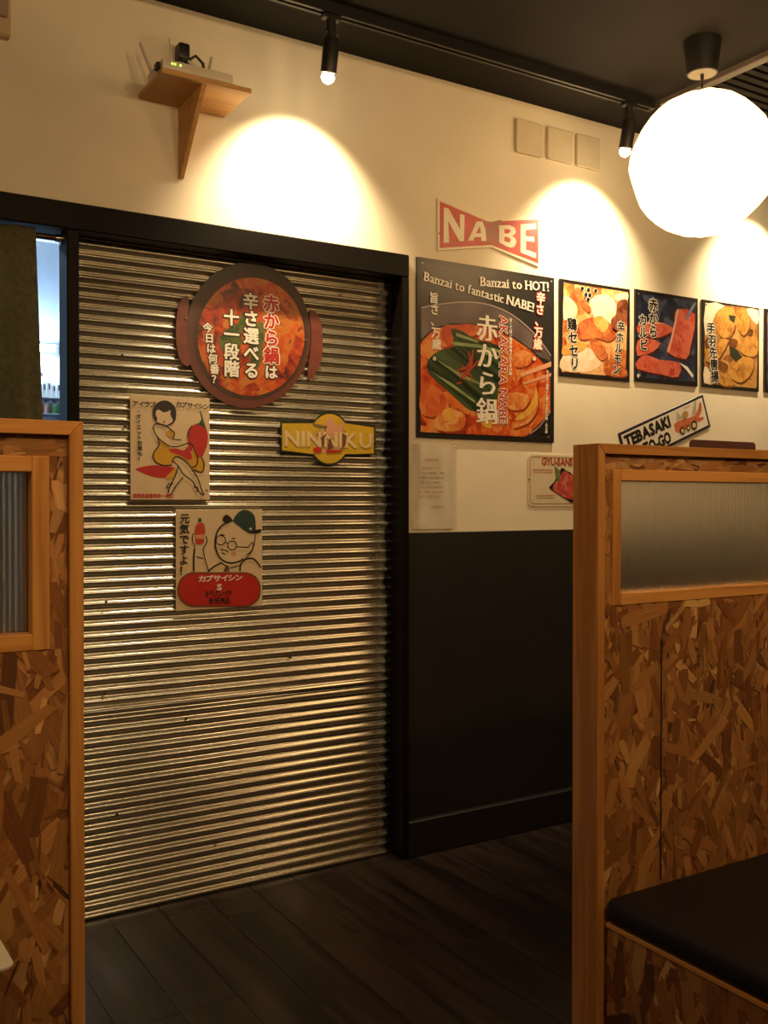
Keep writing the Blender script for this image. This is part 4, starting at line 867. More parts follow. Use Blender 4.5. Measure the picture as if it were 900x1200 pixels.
# ================================================================== lamps
m_shade = Memit('glowing white paper', WARM, LANTERN)
m_disc = M('pale canopy disc', (.16, .145, .115), .5)
def lantern(label, x, y, zc, rad=.232, seed=1):
    t = thing('paper_lantern', label, 'lamp', (x, y, zc - rad), 'round paper lanterns over the tables')
    b = bmesh.new(); bmesh.ops.create_uvsphere(b, u_segments=32, v_segments=18, radius=rad)
    rn = random.Random(seed); ph = [rn.uniform(0, 6.28) for _ in range(6)]
    for v in b.verts:
        d = v.co.normalized(); az = math.atan2(d.y, d.x)
        k = 1 + .010 * math.sin(7 * d.z + ph[0]) * math.cos(3 * az + ph[1]) + .007 * math.sin(9 * az + ph[2] + 4 * d.z) + .006 * math.sin(13 * d.z + ph[3])
        v.co = v.co * k; v.co.z *= 1.0
    bmesh.ops.translate(b, verts=b.verts, vec=(x, y, zc))
    obj('paper_shade', b, m_shade, t, True, label='glowing white paper globe')
    obj('cord', tube([(x, y, zc + rad * .985), (x, y, CEIL - .11)], .0035, 8), m_plastic, t)
    obj('cord_grip', lathe([(.006, CEIL - .125), (.006, CEIL - .105)], x, y, 10), m_plastic, t)
    cp = obj('canopy', lathe([(.0455, CEIL - .104), (.048, CEIL - .106), (.060, CEIL - .004), (.060, CEIL)], x, y, 28), m_plastic, t, True, label='black cup on the ceiling')
    obj('canopy_disc', lathe([(.0435, CEIL - .1075), (.0435, CEIL - .1035)], x, y, 28), m_disc, cp)
    return t
lantern('glowing white paper globe lantern hanging in front of the posters', 2.530, -.721, 2.322, .226, 1)
lantern('glowing paper globe lantern over the table nearest the camera', -.35, -2.10, 2.322, .226, 2)  # this and the next two lanterns are added out of view as fill
lantern('glowing paper globe lantern over the aisle behind the partitions', 1.05, -2.20, 2.322, .226, 4)
lantern('glowing paper globe lantern over the black bench booth', 2.45, -2.30, 2.322, .226, 3)

TY = -.300
def track(name_label, x0, x1, TY=TY):
    t = thing('lighting_track', name_label, 'track', ((x0 + x1) / 2, TY, CEIL))
    b = prism([(-.017, CEIL), (.017, CEIL), (.017, CEIL - .034), (.006, CEIL - .034), (.006, CEIL - .026), (-.006, CEIL - .026), (-.006, CEIL - .034), (-.017, CEIL - .034)], 0, x1 - x0)
    b.transform(Matrix.Translation((x0, TY, 0)) @ Matrix.Rotation(R(-90), 4, 'Z'))
    obj('rail', b, m_track, t)
    for x in (x0, x1): obj('end_cap', box(x - .006, x + .006, TY - .019, TY + .019, CEIL - .036, CEIL, .002), m_plastic, t)
track('black ceiling track carrying the spotlights along the wall', -.6, 2.745)
m_bulb = Memit('spot bulb', (1., .78, .45), 60.)
m_collar = M('pale bulb collar', (.7, .6, .55), .3)
def spotlight(label, x, zb, on_track=True, TY=TY, aim_at=None, watts=None, size=104, blend=.85, col=(1., .76, .44)):
    t = thing('track_spotlight', label, 'lamp', (x, TY, zb), 'black track spotlights along the wall')
    top = CEIL - .034 if on_track else CEIL + .0
    obj('track_adapter', box(x - .030, x + .030, TY - .014, TY + .014, top - .014, top, .003), m_plastic, t)
    obj('stem', tube([(x, TY, top - .012), (x, TY, zb + .115)], .0155, 14), m_plastic, t, True)
    obj('pivot_knob', tube([(x - .022, TY, zb + .135), (x + .024, TY, zb + .135)], .006, 10), m_plastic, t)
    # head tipped a little towards the wall
    ax = Vector((0, .24, -1)).normalized(); p0 = Vector((x, TY - .006, zb + .120))
    P = lambda d: tuple(p0 + ax * d)
    obj('head', tube([P(0), P(.006), P(.10), P(.10), P(.085)], [.020, .0245, .0245, .021, .020], 20), m_plastic, t, True)
    obj('bulb_collar', tube([P(.086), P(.098), P(.104)], [.0165, .0185, .017], 16), m_collar, t, True)
    obj('bulb', tube([P(.098), P(.103), P(.111), P(.119), P(.126), P(.130)], [.012, .0175, .0205, .0185, .012, .004], 16), m_bulb, t, True)
    ld = bpy.data.lights.new('spot lamp', 'SPOT'); ld.energy = watts or SPOT_W; ld.color = col; ld.spot_size = R(size); ld.spot_blend = blend; ld.shadow_soft_size = .018 if watts is None else .05
    lo = bpy.data.objects.new('spot_lamp', ld); C.objects.link(lo); lo.parent = t
    q = Vector(P(.150)); lo.location = q - _loc(t)
    aim = Vector(aim_at or (x, WY, zb - .31)) - q
    lo.rotation_euler = aim.to_track_quat('-Z', 'Y').to_euler()
spotlight('black track spotlight between router shelf and blank wall plates', 1.395, 2.497)
spotlight('black track spotlight half hidden behind the paper globe lantern', 2.632, 2.505)
spotlight('black spotlight at the right, lighting the fried chicken poster', 3.62, 2.505, False)
track('black ceiling track over the dining tables', -1.2, 2.70, -2.95)  # second track and its spotlights, added behind camera to brighten partitions and door
for i, x in enumerate((-.8, .3, 1.4, 2.5)):
    spotlight('black track spotlight over the dining tables, %s from the left' % ['first', 'second', 'third', 'fourth'][i], x, 2.505, True, -2.95, (x + .2, 0, 1.0), FILL_SPOT_W, 120, 1.0, (1., .64, .32))

# ================================================================== router shelf
sx0, sx1, sy0, sz = .888, 1.157, -.255, 2.418
sf = thing('wall_shelf', 'small plywood wall shelf with triangular bracket carrying the router', 'shelf', (1.02, WY, 2.2))
obj('shelf_board', box(sx0, sx1, sy0, WY, sz, sz + .014, .001), m_ply, sf)
b = bmesh.new()
for x in (1.010, 1.023):
    b.faces.new([b.verts.new(p) for p in ((x, WY, sz), (x, sy0 + .012, sz), (x, WY - .012, 2.204), (x, WY, 2.204))])
f0, f1 = list(b.faces); v0, v1 = list(f0.verts), list(f1.verts)
for i in range(4): b.faces.new((v0[i], v0[(i + 1) % 4], v1[(i + 1) % 4], v1[i]))
bmesh.ops.recalc_face_normals(b, faces=b.faces)
obj('bracket', b, m_ply, sf)
rt = thing('router', 'ivory wireless router with two antennas on the wall shelf', 'router', (1.0, -.2, sz + .014))
zr = sz + .014
obj('case', box(.892, 1.103, -.250, -.113, zr + .002, zr + .030, .006, seg=2), m_router, rt, True)
for x in (.91, 1.085): obj('foot', box(x - .008, x + .008, -.20, -.18, zr, zr + .0025), m_plastic, rt)
obj('antenna', tube([(.898, -.150, zr + .020), (.889, -.143, zr + .048), (.868, -.128, zr + .112)], [.007, .0062, .0046], 10), m_router, rt, True)
obj('antenna', tube([(1.066, -.130, zr + .022), (1.070, -.128, zr + .045), (1.088, -.120, zr + .126)], [.007, .0062, .0046], 10), m_router, rt, True)
for x in (.920, .928, .944): obj('indicator', box(x - .002, x + .002, -.2512, -.2497, zr + .017, zr + .021), m_led, rt)
obj('side_plug', box(.881, .893, -.235, -.205, zr + .006, zr + .024, .003), m_plastic, rt)
ou = thing('wall_outlet', 'cream wall outlet behind the router', 'outlet', (1.03, WY, 2.53))
obj('cover_plate', box(.982, 1.088, WY - .005, WY, 2.520, 2.622, .002), m_wall, ou)
for x in (1.005, 1.055): obj('socket_face', box(x - .016, x + .016, WY - .0065, WY - .005, 2.545, 2.60, .0006), m_wall, ou)
ad = thing('power_adapter', 'black power adapter with looped cables plugged in above the router', 'adapter', (1.03, WY, 2.55))
obj('adapter_body', box(.996, 1.030, WY - .050, WY - .0065, 2.548, 2.594, .006, seg=2), m_plastic, ad, True)
def loop(cx, cz, y, r, a0, a1, n=16): return [(cx + r * math.cos(R(a0 + (a1 - a0) * i / n)), y - .010 * math.sin(math.pi * i / n), cz + r * 1.35 * math.sin(R(a0 + (a1 - a0) * i / n))) for i in range(n + 1)]
obj('cable', tube([(1.005, WY - .05, 2.547)] + [(p[0], p[1], p[2]) for p in loop(1.008, 2.512, WY - .045, .022, 100, 430)] + [(1.03, -.104, zr + .034)],   .0046, 8), m_plastic, ad, True)
obj('cable', tube([(1.028, WY - .05, 2.547), (1.045, WY - .055, 2.56), (1.066, WY - .06, 2.54), (1.071, WY - .06, 2.50), (1.064, -.104, zr + .034)], .0048, 8), m_plastic, ad, True)
obj('cable', tube(loop(1.098, 2.496, WY - .040, .018, -40, 300), .0048, 8), m_plastic, ad, True)
for i, (a, b2, c0, d) in enumerate(((0, 1, 2, 3), (4, 5, 6, 7), (8, 9, 10, 11))):
    P = [ART['plates'][q] for q in (a, b2, c0, d)]
    x0 = (P[0][0] + P[3][0]) / 2; x1 = (P[1][0] + P[2][0]) / 2; z1 = (P[0][1] + P[1][1]) / 2; z0 = (P[2][1] + P[3][1]) / 2
    o = obj('blank_plate', prism(rrect(x0, x1, z0, z1, .008, 4), WY - .016, WY, bev=.0016), m_cream)
    tag(o, ['leftmost of three blank cream wall plates near the ceiling', 'middle of three blank cream wall plates near the ceiling', 'rightmost of three blank cream wall plates near the ceiling'][i], 'wall plate', 'blank wall plates near the ceiling')
wb = thing('wall_box', 'beige wall mounted box cut off at the upper left corner', 'box', (.47, WY, 2.50))
obj('box_body', box(.40, .526, WY - .03, WY, 2.497, 2.665, .004), M('brown beige plastic', (.56, .43, .27), .5, var=.05), wb)
obj('box_cover', box(.41, .517, WY - .042, WY - .03, 2.545, 2.655, .003), M('taupe cover', (.36, .27, .19), .5, var=.05), wb)
obj('box_knob', tube([(.46, WY - .042, 2.60), (.46, WY - .06, 2.60)], .022, 14), m_brownblack, wb)

# ================================================================== signs
SB = -.0058                      # back of signs on the corrugated door
def sign(name, label, cx, cz, back, group=None, cat='sign', low=0.):
    return thing(name, label, cat, (cx, back, cz), group)
# --- hot pot sign
A = ART['pot']; t = sign('hot_pot_sign', 'round red hot pot shaped sign with Japanese writing on the metal door', *A['c'], SB)
def Mpotrim():
    m, nt, bs, L = newmat('printed clay pot rim')
    tc = nt.nodes.new('ShaderNodeTexCoord'); s = nt.nodes.new('ShaderNodeSeparateXYZ'); mr = nt.nodes.new('ShaderNodeMapRange')
    n = nt.nodes.new('ShaderNodeTexNoise'); n.inputs['Scale'].default_value = 9; ad_ = nt.nodes.new('ShaderNodeMath'); ad_.operation = 'MULTIPLY_ADD'; ad_.inputs[1].default_value = .15
    L.new(tc.outputs['Object'], s.inputs[0]); L.new(tc.outputs['Object'], n.inputs['Vector']); L.new(n.outputs[0], ad_.inputs[0]); L.new(s.outputs[2], ad_.inputs[2])
    mr.inputs['From Min'].default_value = -.10; mr.inputs['From Max'].default_value = .26; L.new(ad_.outputs[0], mr.inputs[0])
    r = nt.nodes.new('ShaderNodeValToRGB'); r.color_ramp.elements[0].color = (.115, .030, .018, 1); r.color_ramp.elements[1].color = (.030, .020, .014, 1)
    L.new(mr.outputs[0], r.inputs[0]); L.new(r.outputs[0], bs.inputs['Base Color']); bs.inputs['Roughness'].default_value = .4
    return m
m_potrim = Mpotrim()
prism_ = lambda polys, y0, y1: [prism(p[:-1] if abs(p[0][0] - p[-1][0]) + abs(p[0][1] - p[-1][1]) < 1e-6 else p, y0, y1) for p in polys]
fr = -.004
obj('board', prism_(A['rim'], 0, fr)[0], m_potrim, t, local=True)
for h in A['handle']: obj('pot_handle', prism(smoothpoly(h), 0, fr - .001), M('reddish brown clay print', (.15, .035, .022), .45, var=.2), t, local=True)
flat('inner_rim_print', A['inner'], M('dark inner rim print', (.045, .018, .012), .4, var=.3), t, fr, 1)
flat('food_print', A['food'], Mfood('stew print', [(.05, .010, .005), (.22, .018, .008), (.40, .045, .010), (.48, .085, .012), (.46, .16, .025), (.26, .03, .01)], 17, seed=1.2), t, fr, 2)
flat('leek_print', [smoothpoly(p) for p in A['leek']], Mfood('leek print', [(.02, .035, .008), (.06, .10, .02), (.16, .12, .03)], 30, seed=3), t, fr, 3, each=True)
write(A['t'], t, fr, 5); screws([(-.205, .028), (.205, -.002)], t, fr - .002, .003)
# --- lady poster
A = ART['lady']; cx, cz, wd, ht = A['c']; t = sign('lady_poster', 'cream poster of a lady in yellow dress sitting on a red chili', cx, cz, SB, None, 'poster'); fr = -.003
obj('board', box(-wd / 2, wd / 2, fr, 0, -ht / 2, ht / 2, .0006), p_board, t, local=True)
flat('chili_print', [smoothpoly(p) for p in A['chili'] + A['sash']], p_red, t, fr, 1, each=True)
flat('chili_stem_print', A['stem'], p_green, t, fr, 2)
flat('dress_print', [smoothpoly(p) for p in A['dress']], p_yellow, t, fr, 3, each=True)
flat('sash_print', [smoothpoly(p) for p in A['sash']], p_red, t, fr, 4)
flat('hair_print', [smoothpoly(p) for p in A['hair']], p_black, t, fr, 5)
flat('face_print', [smoothpoly(p) for p in A['face']], p_board, t, fr, 6)
flat('outline_print', [q for l in A['lines'] for q in ribbon(smoothline(l), .0034)], p_black, t, fr, 7)
flat('lip_print', A['lips'], p_red, t, fr, 8)
write(A['t'], t, fr, 8); screws([(wd / 2 - .01, -ht / 2 + .03)], t, fr, .003, m_rust)
# --- man poster
A = ART['man']; cx, cz, wd, ht = A['c']; t = sign('man_poster', 'cream poster of a man in a dark hat holding a red bottle', cx, cz, SB, None, 'poster')
obj('board', box(-wd / 2, wd / 2, fr, 0, -ht / 2, ht / 2, .0006), p_board, t, local=True)
flat('hat_print', [smoothpoly(A['hat'][0])], p_teal, t, fr, 2)
flat('brim_print', [smoothpoly(p) for p in A['hat'][1:]], p_black, t, fr, 3, each=True)
flat('crest_print', A['crest'], p_cream, t, fr, 4)
flat('cheek_print', A['cheek'], p_pink, t, fr, 1, each=True)
flat('tie_print', A['tie'], p_brown, t, fr, 2)
flat('bottle_print', [smoothpoly(p) for p in A['bottle']], M('bright red print', (.50, .055, .035), .4), t, fr, 2)
flat('bottle_label_print', A['label'], p_pink, t, fr, 3)
flat('bottle_cap_print', A['cap'], p_green, t, fr, 3)
flat('outline_print', [q for l in A['thick'] for q in ribbon(smoothline(l), .0052)] + [q for l in A['thin'] for q in ribbon(smoothline(l), .0030)], p_black, t, fr, 5)
flat('badge_rim_print', A['rim'], p_brown, t, fr, 6); flat('badge_print', A['badge2'], p_red, t, fr, 7)
write(A['t'], t, fr, 8); screws([(wd / 2 - .012, -ht / 2 + .03)], t, fr, .003, m_rust)
# --- garlic sign
A = ART['nin']; t = sign('garlic_sign', 'yellow sign reading NINNIKU with a round centre on the metal door', *A['c'], SB)
obj('board', prism(A['outer'][0], 0, fr), M('dark green border print', (.018, .022, .010), .4), t, local=True)
flat('ground_print', A['inner'], M('yellow print', (.56, .36, .022), .4, var=.10, scale=30), t, fr, 1)
flat('garlic_print', [smoothpoly(p) for p in A['garlic']], Mfood('garlic print', [(.24, .12, .05), (.42, .25, .10), (.55, .36, .15), (.50, .30, .05)], 40, seed=7), t, fr, 2)
flat('club_print', A['club'], M('khaki print', (.20, .13, .04), .4), t, fr, 3)
flat('figure_print', [smoothpoly(p) for p in A['fig']], p_pink, t, fr, 3)
write(A['t'], t, fr, 4)
flat('shade_print', A['dark'], p_brown, t, fr, 6, each=True); flat('red_print', A['red'], p_red, t, fr, 6, each=True)
screws([(-.176, .0), (.176, -.006)], t, fr, .003)
# --- NABE sign
A = ART['nabe']; t = sign('nabe_sign', 'red bow tie shaped sign reading NABE above the big poster', *A['c'], WY); fr = -.006
obj('board', prism(A['outer'][0], 0, fr), M('white enamel', (.74, .66, .50), .4, var=.04), t, local=True)
m_redsign = M('faded red enamel', (.50, .050, .035), .4, var=.12, scale=30)
flat('ground_print', A['inner'], m_redsign, t, fr, 1)
m_wear = Mfood('worn enamel', [(.40, .045, .03), (.36, .08, .05), (.24, .11, .07), (.46, .055, .04)], 50, seed=2)
flat('worn_patch', [smoothpoly(p) for p in A['worn']], m_wear, t, fr, 2)
flat('letter', [A['N'][0], A['A'][0], A['B'][0], A['E'][0]], M('cream enamel lettering', (.76, .70, .54), .4, var=.04), t, fr, 3, each=True)
flat('letter_counter_print', A['Ah'] + A['Bh'], m_redsign, t, fr, 4, each=True)
screws([(.215, -.012), (-.215, -.03)], t, fr, .003, m_rust)
# --- big hot pot poster
A = ART['big']; cx, cz, wd, ht = A['c']; t = sign('hot_pot_poster', 'large square black framed hot pot poster reading Banzai to HOT', cx, cz, WY, None, 'poster'); fr = -.008
wd = ht = .627
obj('board', box(-wd / 2, wd / 2, fr, 0, -ht / 2, ht / 2, .001), M('black poster board', (.016, .014, .013), .32), t, local=True)
flat('ground_print', A['ground'], M('charcoal print', (.024, .022, .020), .3, var=.3, scale=4), t, fr, 1)
flat('bowl_print', [A['potrim'][0]], M('grey bowl print', (.12, .09, .085), .35, var=.35, scale=9), t, fr, 2)
flat('broth_print', A['broth'], Mfood('red stew print', [(.20, .016, .006), (.42, .040, .010), (.56, .085, .015), (.64, .16, .03), (.66, .28, .07), (.50, .07, .015)], 16, seed=5.1), t, fr, 3)
flat('bowl_shadow_print', A['bowlback'], p_black, t, fr, 4)
flat('bowl_edge_print', [q for l in A['potedge'] + A['bowledge'] for q in ribbon(smoothline(l), .0045)], M('pale grey print', (.38, .30, .30), .35), t, fr, 5)
flat('chunk_print', [smoothpoly(p) for p in A['chunk']], Mfood('tomato print', [(.42, .045, .02), (.60, .12, .03), (.70, .26, .08)], 16, seed=2.), t, fr, 4, each=True)
flat('noodle_shadow_print', shifted([smoothpoly(p) for p in A['chunk2'] + A['chunk']], .006, -.008), Mfood('stew shadow print', [(.22, .02, .008), (.36, .05, .012)], 20, seed=33), t, fr, 3.5, each=True)
flat('noodle_print', [smoothpoly(p) for p in A['chunk2']], Mfood('noodle print', [(.50, .09, .02), (.62, .19, .04), (.70, .32, .09), (.72, .42, .16)], 22, seed=8.), t, fr, 4, each=True)
flat('corn_print', [smoothpoly(p) for p in A['yellow']], Mfood('yellow print', [(.66, .30, .04), (.74, .46, .08)], 30, seed=4.), t, fr, 5, each=True)
flat('leek_print', [smoothpoly(p, 2) for p in A['leek']], Mstripe('leek bundle print', (.006, .018, .007), (.075, .12, .045), 60, R(-33)), t, fr, 5, each=True)
flat('leek_stripe_print', A['leeklight'], M('pale leek print', (.24, .30, .12), .35, var=.3), t, fr, 6, each=True)
flat('thread_print', [q for l in A['threads'] for q in ribbon(smoothline(l), .006)], M('chili thread print', (.42, .05, .03), .35), t, fr, 7)
flat('chopstick_print', A['stick'], M('pink chopstick print', (.70, .34, .20), .35), t, fr, 6, each=True)
write(A['t'], t, fr, 8); screws(A['screws'], t, fr, .0045)
# --- small posters
PB = M('black poster edge', (.015, .012, .010), .35)
def small(key, name, label, group='square menu posters in a row'):
    A = ART[key]; cx, cz, wd, ht = A['c']
    t = sign(name, label, cx, cz, WY, group, 'poster')
    obj('board', box(-.1855, .1855, -.008, 0, -.1855, .1855, .001), PB, t, local=True)
    return A, t
A, t = small('p1', 'grilled_chicken_poster', 'square poster of glowing orange grilled meat, beside the large hot pot poster')
flat('ground_print', A['ground'], Mfood('grill print', [(.20, .05, .02), (.50, .12, .03), (.70, .28, .07), (.78, .50, .22), (.62, .22, .06)], 14, seed=11), t, fr, 1)
flat('steam_print', [smoothpoly(p) for p in A['white']], Mfood('pale meat print', [(.80, .56, .34), (.82, .68, .50), (.82, .74, .60)], 22, seed=3), t, fr, 2, each=True)
flat('dark_print', [smoothpoly(p) for p in A['dark']], Mfood('char print', [(.08, .02, .01), (.22, .06, .03), (.34, .12, .06)], 30, seed=5), t, fr, 3, each=True)
flat('meat_shadow_print', shifted([smoothpoly(p) for p in A['meat']], .005, -.006), Mfood('roast shadow print', [(.14, .03, .012), (.28, .07, .02)], 20, seed=32), t, fr, 2.5, each=True)
flat('meat_print', [smoothpoly(p) for p in A['meat']], Mfood('roast print', [(.30, .06, .02), (.52, .13, .04), (.64, .24, .07)], 26, seed=6), t, fr, 3, each=True)
flat('fire_print', [smoothpoly(p) for p in A['gold']], Mfood('gold print', [(.70, .30, .06), (.78, .48, .14)], 26, seed=7), t, fr, 4, each=True)
flat('drop_rim_print', A['droprim'], p_white, t, fr, 6, each=True); flat('drop_print', A['drops'], p_black, t, fr, 7, each=True)
write(A['t'], t, fr, 6); screws(A['screws'], t, fr, .004)
A, t = small('p2', 'beef_poster', 'square poster of red beef slices on dark blue, between two orange posters')
flat('ground_print', A['ground'], Mfood('night blue print', [(.010, .010, .018), (.018, .020, .045), (.035, .045, .10), (.09, .10, .16)], 16, seed=12), t, fr, 1)
flat('meat_shadow_print', shifted([smoothpoly(p, 2) for p in A['meat']], .005, -.008), M('dark meat shadow print', (.06, .012, .012), .35, var=.3), t, fr, 1.5, each=True)
flat('meat_print', [smoothpoly(p, 2) for p in A['meat']], Mfood('raw beef print', [(.36, .030, .020), (.52, .070, .045), (.62, .16, .10), (.55, .09, .05)], 18, seed=13, dist=3), t, fr, 2, each=True)
flat('fat_print', A['fat'], M('pale fat print', (.72, .42, .30), .35), t, fr, 3, each=True)
flat('tongs_print', A['tongs'], M('steel blue print', (.14, .16, .24), .35, var=.4), t, fr, 4)
flat('glint_print', A['glow'], p_white, t, fr, 3, each=True)
write(A['t'], t, fr, 6); screws(A['screws'], t, fr, .004)
A, t = small('p3', 'fried_chicken_poster', 'square poster of golden brown fried chicken pieces')
flat('ground_print', A['ground'], Mfood('fried print', [(.10, .035, .012), (.30, .13, .035), (.45, .22, .06), (.55, .32, .12)], 14, seed=14), t, fr, 1)
flat('plate_print', [smoothpoly(p, 2) for p in A['white']], M('white plate print', (.72, .62, .48), .35, var=.1), t, fr, 2, each=True)
flat('crust_shadow_print', shifted([smoothpoly(p) for p in A['gold']], .006, -.008), Mfood('crust shadow print', [(.05, .018, .006), (.14, .05, .014), (.22, .09, .025)], 20, seed=31), t, fr, 2.5, each=True)
flat('chicken_print', [smoothpoly(p) for p in A['gold']], Mfood('crust print', [(.28, .11, .02), (.46, .21, .045), (.56, .30, .07), (.42, .18, .04)], 28, seed=15), t, fr, 3, each=True)
flat('shade_print', [smoothpoly(p) for p in A['brown']], Mfood('dark crust print', [(.08, .03, .01), (.20, .08, .02)], 28, seed=16), t, fr, 4, each=True)
flat('seaweed_print', A['green'], M('dark seaweed print', (.03, .035, .02), .35, var=.3), t, fr, 4, each=True)
write(A['t'], t, fr, 6); screws(A['screws'], t, fr, .004)
t = sign('dark_poster', 'square dark purple menu poster cut off at the right edge', 3.914, 1.908, WY, 'square menu posters in a row', 'poster')
obj('board', box(-.1855, .1855, -.008, 0, -.1855, .1855, .001), PB, t, local=True)
flat('ground_print', [[(-.168, -.168), (.168, -.168), (.168, .168), (-.168, .168)]], Mfood('purple print', [(.02, .015, .03), (.06, .045, .08), (.20, .14, .19), (.40, .30, .34)], 9, seed=17), t, fr, 1)
flat('dish_print', [smoothpoly([(-.16, -.03), (-.06, .06), (.08, .05), (.15, -.04), (.06, -.12), (-.10, -.13)])], Mfood('dish print', [(.40, .28, .26), (.62, .50, .44), (.5, .2, .12)], 20, seed=18), t, fr, 2)
screws([(-.16, .16), (.16, .16), (.16, -.16)], t, fr, .004)
# --- note
cx, cz, wd, ht = ART['note']['c']; t = sign('paper_notice', 'creased white paper notice in a clear sleeve below the large poster', cx, cz, WY, None, 'notice')
b = bmesh.new(); g = []
for j in range(15):
    row = []
    for i in range(11):
        u, v = i / 10, j / 14
        bulge = .004 + .007 * math.exp(-((u - .82) / .09) ** 2) * (1 - v) ** .7 + .005 * math.exp(-((v - .04) / .07) ** 2) * (1 - u) + .002 * math.sin(u * 7 + v * 5) * .5
        row.append(b.verts.new((-wd * .465 + wd * .90 * u - (.010 * (1 - v) * u), -bulge, -ht / 2 + .004 + (ht - .006) * v)))
    g.append(row)
for j in range(14):
    for i in range(10): b.faces.new((g[j][i], g[j][i + 1], g[j + 1][i + 1], g[j + 1][i]))
bmesh.ops.solidify(b, geom=list(b.faces), thickness=.0006)
obj('sheet', b, m_paper, t, True, local=True)
nf = -.0078
def small_text(st, x0, x1, z, h, mat):
    L = Letters(); htext(st, (x0, z), (x1, z), h, [(0, 0)], L); L.build(mat, t, nf)
m_faint = M('faint grey ink', (.26, .20, .13), .6); m_fred = M('faint red ink', (.45, .17, .10), .6)
small_text('お客様各位', -.048, .010, .088, .009, m_fred)
for i, (st, x0, x1, mm) in enumerate((('当店禁煙コーナーです', -.060, .020, m_fred), ('ご来店のお客様へ、店舗', -.072, .034, m_faint), ('混雑時は席をお譲りくだ', -.072, .032, m_faint), ('お願い申し上げます。', -.072, .018, m_faint), ('またご注文とお会計は', -.064, .030, m_faint), ('お一人様一品以上から', -.072, .030, m_fred), ('よろしくお願いします', -.072, .016, m_faint))):
    small_text(st, x0, x1, .060 - .0165 * i, .0068, mm)
small_text('赤から鍋店主より', -.022, .034, -.076, .007, m_faint)
for x in (-.085, .085): obj('pin', tube([(x, -.004, ht / 2 - .012), (x, -.010, ht / 2 - .012)], .003, 8), m_cream, t, local=True)
# --- tebasaki sign
q = ART['teb']['q']; cx = sum(p[0] for p in q) / 4; cz = sum(p[1] for p in q) / 4
t = sign('chicken_wing_sign', 'tilted white sign with navy border reading TEBASAKI', cx, cz, WY); t.rotation_euler = (0, -math.atan2(.185, .495), 0)
W2, H2 = .264, .0725
obj('board', box(-W2, W2, fr + .003, 0, -H2, H2, .001), M('navy print', (.016, .014, .045), .35), t, local=True); f2 = fr + .003
q2 = [(-W2 + .011, -H2 + .011), (W2 - .011, -H2 + .011), (W2 - .011, H2 - .011), (-W2 + .011, H2 - .011)]
flat('ground_print', [q2], M('white enamel print', (.74, .68, .58), .35, var=.03), t, f2, 1)
L = Letters(); htext('TEBASAKI', (-.240, .006), (.030, .006), .046, ring(.055, 8), L, space=.09); L.build(p_black, t, f2 - .001)
L = Letters(); htext('TO-GO', (-.150, -.056), (.012, -.056), .046, ring(.055, 8), L, space=.09); L.build(p_black, t, f2 - .001)
flat('car_body_print', [smoothpoly([(.055, -.030), (.050, .000), (.070, .012), (.110, .010), (.150, .004), (.185, .006), (.215, .024), (.232, .046), (.240, .036), (.228, .004), (.205, -.012), (.232, -.018), (.225, -.030), (.150, -.028), (.095, -.036)])], Mfood('red car print', [(.34, .06, .03), (.52, .13, .06), (.60, .24, .12)], 40, seed=21), t, f2, 2)
flat('wing_print', [[(.072, .018), (.085, .052), (.100, .030), (.112, .018)], [(.165, .008), (.205, .062), (.215, .060), (.195, .010)]], M('grey wing print', (.42, .36, .30), .35, var=.2), t, f2, 3, each=True)
flat('driver_print', [smoothpoly([(.108, .020), (.118, .038), (.140, .038), (.150, .022), (.132, .010)])], M('tan print', (.40, .24, .08), .35), t, f2, 4)
for nm, rr, mm, k in (('wheel_print', .017, p_black, 5), ('hub_print', .010, p_cream, 6)):
    flat(nm, [[(x + rr * s * math.cos(a * .3927), -.034 + rr * s * math.sin(a * .3927)) for a in range(16)] for x, s in ((.090, .9), (.128, .75), (.165, 1.15))], mm, t, f2, k)
L = Letters(); htext('TEBASAKI', (.130, .048), (.168, .048), .006, [(0, 0)], L); L.build(p_brown, t, f2 - .001)
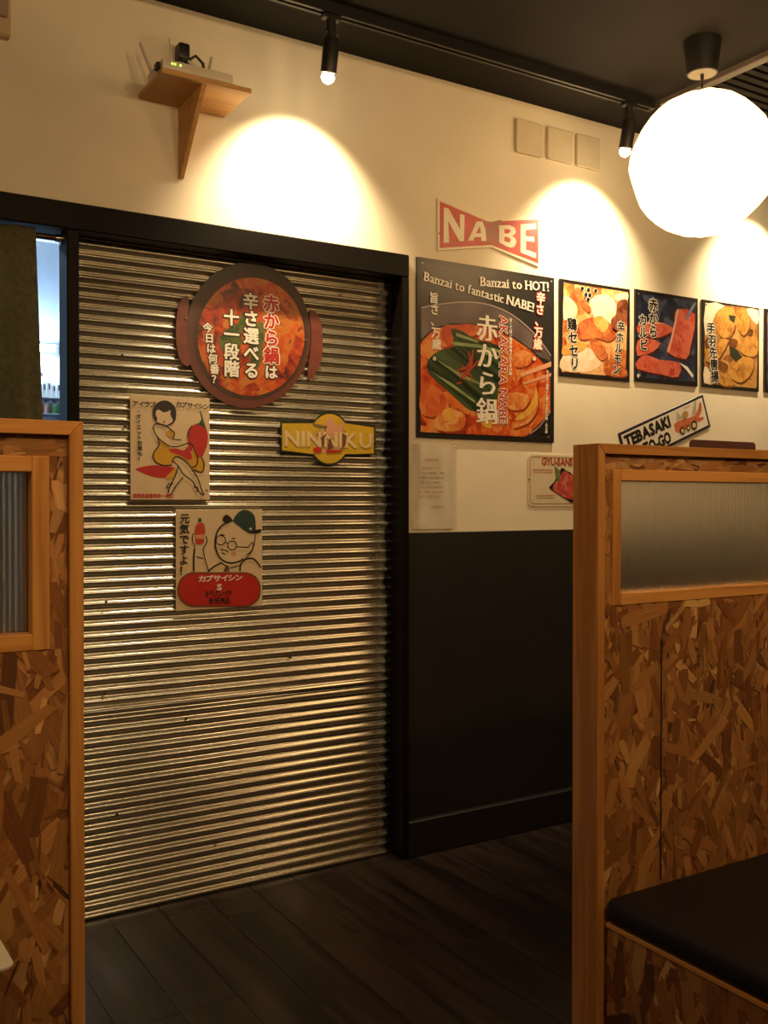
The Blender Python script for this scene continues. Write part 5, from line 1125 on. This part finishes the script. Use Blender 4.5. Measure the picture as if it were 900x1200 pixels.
screws([(W2 - .006, 0), (-W2 + .006, 0)], t, f2, .003)
# --- gyu sign
q = ART['gyu']['q']; x0 = 2.368; z0, z1 = 1.212, 1.409; cz = 1.3135
t = sign('beef_sign', 'cream rounded sign with red GYU lettering, half hidden behind the right partition', x0, cz, WY)
obj('board', prism(rrect(0, .44, z0 - cz, z1 - cz, .022), 0, -.003), M('cream enamel', (.66, .58, .42), .38, var=.04), t, local=True)
f3 = -.003; rr = rrect(.011, .429, z0 - cz + .010, z1 - cz - .010, .016)
flat('border_print', [qq for qq in ribbon(rr + [rr[0]], .0022)], M('brown line print', (.30, .09, .05), .4), t, f3, 1)
A = ART['gyu']; flat('plate_print', [smoothpoly(p, 2) for p in A['plate']], p_black, t, f3, 2, each=True)
flat('meat_print', [smoothpoly(p) for p in A['meat']], Mfood('sashimi print', [(.30, .03, .03), (.52, .07, .06), (.66, .24, .18)], 40, seed=23), t, f3, 3, each=True)
flat('leaf_print', A['leaf'], M('leaf print', (.13, .17, .06), .4, var=.3), t, f3, 4)
flat('line_print', [qq for l in A['l1'] for qq in ribbon(l, .0025)], p_red, t, f3, 2)
L = Letters(); htext('GYU-SANS', A['tt'][0], A['tt'][1], .028, ring(.03, 5), L); L.build(M('red lettering', (.40, .05, .03), .4), t, f3 - .001)
L = Letters(); htext('WAGYU KARUBI', A['t2'][0], A['t2'][1], .007, [(0, 0)], L); L.build(p_red, t, f3 - .001)
L = Letters(); htext('YUKKE SANSHU', A['t3'][0], A['t3'][1], .007, [(0, 0)], L); L.build(p_brown, t, f3 - .001)
screws([(.006, .0)], t, f3, .003, m_rust)
# --- brown sign
t = sign('brown_sign', 'rounded brown topped sign mostly hidden behind the right partition', 3.463, 1.36, WY)
obj('board', prism(rrect(-.212, .212, -.13, .133, .018), 0, -.004), M('brown enamel', (.085, .030, .022), .35, var=.1), t, local=True)
flat('ground_print', [[(-.200, -.12), (.200, -.12), (.200, .098), (-.200, .098)]], M('pale sign ground', (.62, .54, .42), .4, var=.04), t, -.004, 1)
